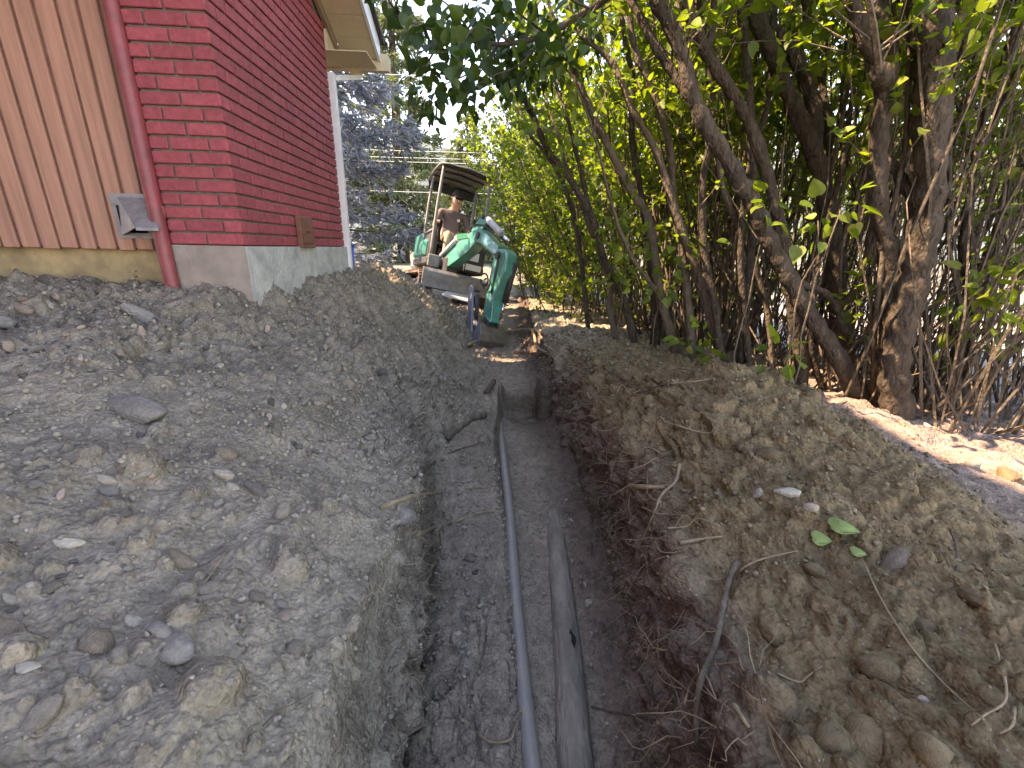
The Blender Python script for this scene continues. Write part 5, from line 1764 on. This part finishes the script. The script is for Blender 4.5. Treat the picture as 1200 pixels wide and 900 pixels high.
stick('bark_piece', 'splintered piece of bark on the right trench lip', [(740, 567), (758, 569), (777, 574)], 7, M_root, 'bark', lift=.015, taper=.6)
stick('root', 'little curled root beside the black pipe in the near trench', [(557, 858), (577, 868), (595, 868), (600, 852), (611, 834)], 3.6, M_root, lift=.012)
stick('dark_twig', 'thin dark twig across the near right trench floor', [(693, 832), (733, 838), (762, 845), (793, 853)], 2.8, M_rootdark, 'twig', lift=.012)
stick('dark_twig', 'dark twig leaning on the left berm below the excavator track', [(478, 369), (492, 361), (503, 355)], 1.8, M_rootdark, 'twig', lift=.02)
stick('root', 'short splinter of pale wood near the bottom of the right bank', [(862, 834), (872, 845), (882, 858)], 7, M_root, lift=.012, taper=.5)
stick('root', 'thin root loop in the hollow of the near right bank', [(912, 792), (935, 800), (950, 795), (967, 784)], 2.8, M_root, lift=.008)
stick('root', 'forked pale root hanging low beside the thick stick', [(809, 832), (813, 805), (830, 793), (848, 830)], 3.0, M_root, lift=.02)
stick('root', 'thin root at the lower outer corner of the right bank', [(1196, 835), (1180, 846), (1165, 858)], 4.0, M_root, lift=.01)
stick('root', 'thin dry straw on the left slope below the pebble cluster', [(237, 690), (252, 665), (268, 648)], 2.0, M_root, lift=.006)
stick('root', 'dark wiry root at the lower left bank edge', [(305, 852), (325, 835), (345, 822), (395, 795)], 1.8, M_rootdark, lift=.006)
stick('bark_piece', 'curled pale strip of bark near the foot of the left bank', [(283, 886), (281, 872), (288, 858), (298, 855)], 5, M_barkpale, 'bark', lift=.012, taper=.5)
stick('root', 'pale twig lying across the far right lip of the trench', [(634, 387), (648, 398), (660, 404)], 2.4, M_root, lift=.02)
for k in range(26):
    px = rnd.uniform(670, 800); py = rnd.uniform(430, 640)
    q = [(px, py)]
    for i in range(3): q.append((q[-1][0] + rnd.uniform(6, 24), q[-1][1] + rnd.uniform(-12, 9)))
    stick('root', 'thin broken root poking from the dark right trench wall', q, rnd.uniform(1.2, 2.4), M_root if rnd.random() < .6 else M_rootdark, group='roots in the right wall', lift=.025)


def root_mat():
    mb = MB()
    cols = np.where((GX > 10.6) & (GX < 12.3))[0]; rows = np.where((GY > .4) & (GY < 5.2))[0]
    for k in range(620):
        i, j = rnd.choice(rows), rnd.choice(cols)
        p = GP[i, j] + GN[i, j] * .004
        d = GN[i, j] * .5 + np.array([-.25, rnd.gauss(0, .6), rnd.gauss(-.35, .4)])
        P_ = twig_path(p, d, rnd.uniform(.05, .2), 5, .4, -.08)
        r0 = rnd.uniform(.0007, .002)
        mb.tube(P_, [r0 * (1 - .14 * q) for q in range(6)], 3, cap=False)
    o = mb.build('fine_roots', M_root)
    tag(o, 'mat of hair-fine roots hanging out of the right trench wall', 'roots', kind='stuff')
    mb = MB()
    cols = np.where((GX > 6.0) & (GX < 7.1))[0]; rows = np.where((GY > .8) & (GY < 2.6))[0]
    for k in range(120):
        i, j = rnd.choice(rows), rnd.choice(cols)
        p = GP[i, j] + GN[i, j] * .003
        P_ = twig_path(p, GN[i, j] * .5 + np.array([.2, rnd.gauss(0, .6), rnd.gauss(-.4, .3)]), rnd.uniform(.04, .13), 5, .4, -.08)
        mb.tube(P_, [.0012 - .00015 * q for q in range(6)], 3, cap=False)
    o = mb.build('fine_roots', M_root)
    tag(o, 'sparse fine roots dangling below the left trench lip', 'roots', kind='stuff')


root_mat()
M_fallen = island_mat('fallen_leaf', [(.2, .3, .09), (.28, .36, .14)], .6, 0, transl=.2, noise=.2)
for px, py, w, lab in ((986, 620, 32, 'largest fallen green leaf on the right bank'), (960, 634, 22, 'dull green leaf left of the largest fallen leaf'), (1003, 650, 17, 'small torn green leaf below the largest fallen leaf')):
    p, n = hit(px, py)
    s = w * depth(p) / FPX
    V, Fc = leaves(np.array([[0, 0, 0.0]]), np.array([[1.0, -.25, .1]]), np.array([s]), .1, heart=True)
    V[:, 2] += .01
    o = link('fallen_leaf', np_mesh('fallen_leaf', V, Fc, M_fallen))
    o.location = p + n * .004 - Vector((s * .5, 0, 0))
    sm_ = o.modifiers.new('solid', 'SOLIDIFY'); sm_.thickness = .0008
    tag(o, lab, 'leaf')

# dry weed at the foundation
w0, _ = hit(163, 334)
weed = empty('dry_weed', tuple(w0)); tag(weed, 'dried weed stalk in front of the yellowish foundation', 'weed')
MB().tube([(0, 0, -.02), (-.01, 0, .04), (-.02, .01, .075)], [.003, .0025, .0015], 5).build('stalk', M_root, weed)
leaf_object('leaves', [(-.01 + rnd.uniform(-.02, .02), 0, .04 + .035 * rnd.random()) for _ in range(9)], [rv(1) for _ in range(9)], [.028 * rnd.uniform(.6, 1.2) for _ in range(9)], island_mat('dry_leaf', [(.25, .2, .12), (.35, .3, .2)], .8, 0), weed)

# ------------------------------------------------------------------ small things in the distance
def cone():
    p = aty(617, 352, 16.0); z = gz(p[0], p[1])
    c = empty('traffic_cone', (p[0], p[1], z)); tag(c, 'orange traffic cone standing by the far end of the hedge', 'cone')
    M_or = surf('orange_plastic', (.75, .12, .05), .5, .1)
    MB().box((-.17, -.17, 0), (.17, .17, .03), bev=.008).build('base', M_or, c)
    MB().tube([(0, 0, .031), (0, 0, .25), (0, 0, .5)], [.125, .08, .03], 18).build('body', M_or, c, True)
    MB().tube([(0, 0, .26), (0, 0, .36)], [.0815, .0625], 18, cap=False).build('band', M_sticker, c, True)


cone()


def bin_():
    p = aty(411, 326, 6.3); x, y = p[0] - .12, p[1]
    z = gz(x, y)
    b = empty('blue_tub', (x, y, z - .02)); tag(b, 'small blue plastic tub behind the corner of the foundation', 'tub')
    M_bl = surf('blue_plastic', (.04, .12, .5), .45, .1)
    m = MB(); m.tube([(0, 0, 0), (0, 0, .30), (0, 0, .62)], [.16, .18, .2], 16); m.build('body', M_bl, b, True)
    MB().tube([(0, 0, .6205), (0, 0, .65)], [.215, .215], 16).build('rim', M_bl, b)


bin_()

# power lines between two poles outside the picture
M_wood = surf('pole_wood', (.16, .12, .09), .9, .3, 10, .5, 40, stretch=(1, 1, .1))
M_wire = surf('wire', (.62, .62, .64), .5, .05, 10, 0)
PX = ((-24.0, 22.0), (20.0, 22.6))
for k, (x, y) in enumerate(PX):
    r_ = empty('utility_pole', (x, y, .3)); tag(r_, 'wooden utility pole carrying the wires ' + ('behind the house' if k == 0 else 'behind the hedge'), 'pole')
    MB().tube([(0, 0, -.2), (0, 0, 8.5)], [.15, .11], 10).build('shaft', M_wood, r_, True)
    for z in (7.1, 6.1):
        MB().box((-.06, -.9, z), (.06, .9, z + .12), bev=.01).build('crossarm', M_wood, r_)
for (py, yy) in ((178, 21.6), (186, 22.2), (191, 22.7), (226, 22.3), (89, 22.0)):
    z = aty(540, py, yy)[2]
    P_ = []
    for i in range(25):
        t = i / 24
        x = PX[0][0] * (1 - t) + PX[1][0] * t
        P_.append((x, yy, z + (2 * t - 1.0) ** 2 * .35 - .02))
    o = MB().tube(P_, .010, 5).build('power_line', M_wire)
    tag(o, 'pale overhead wire crossing the sky behind the excavator', 'wire', 'overhead wires behind the excavator')
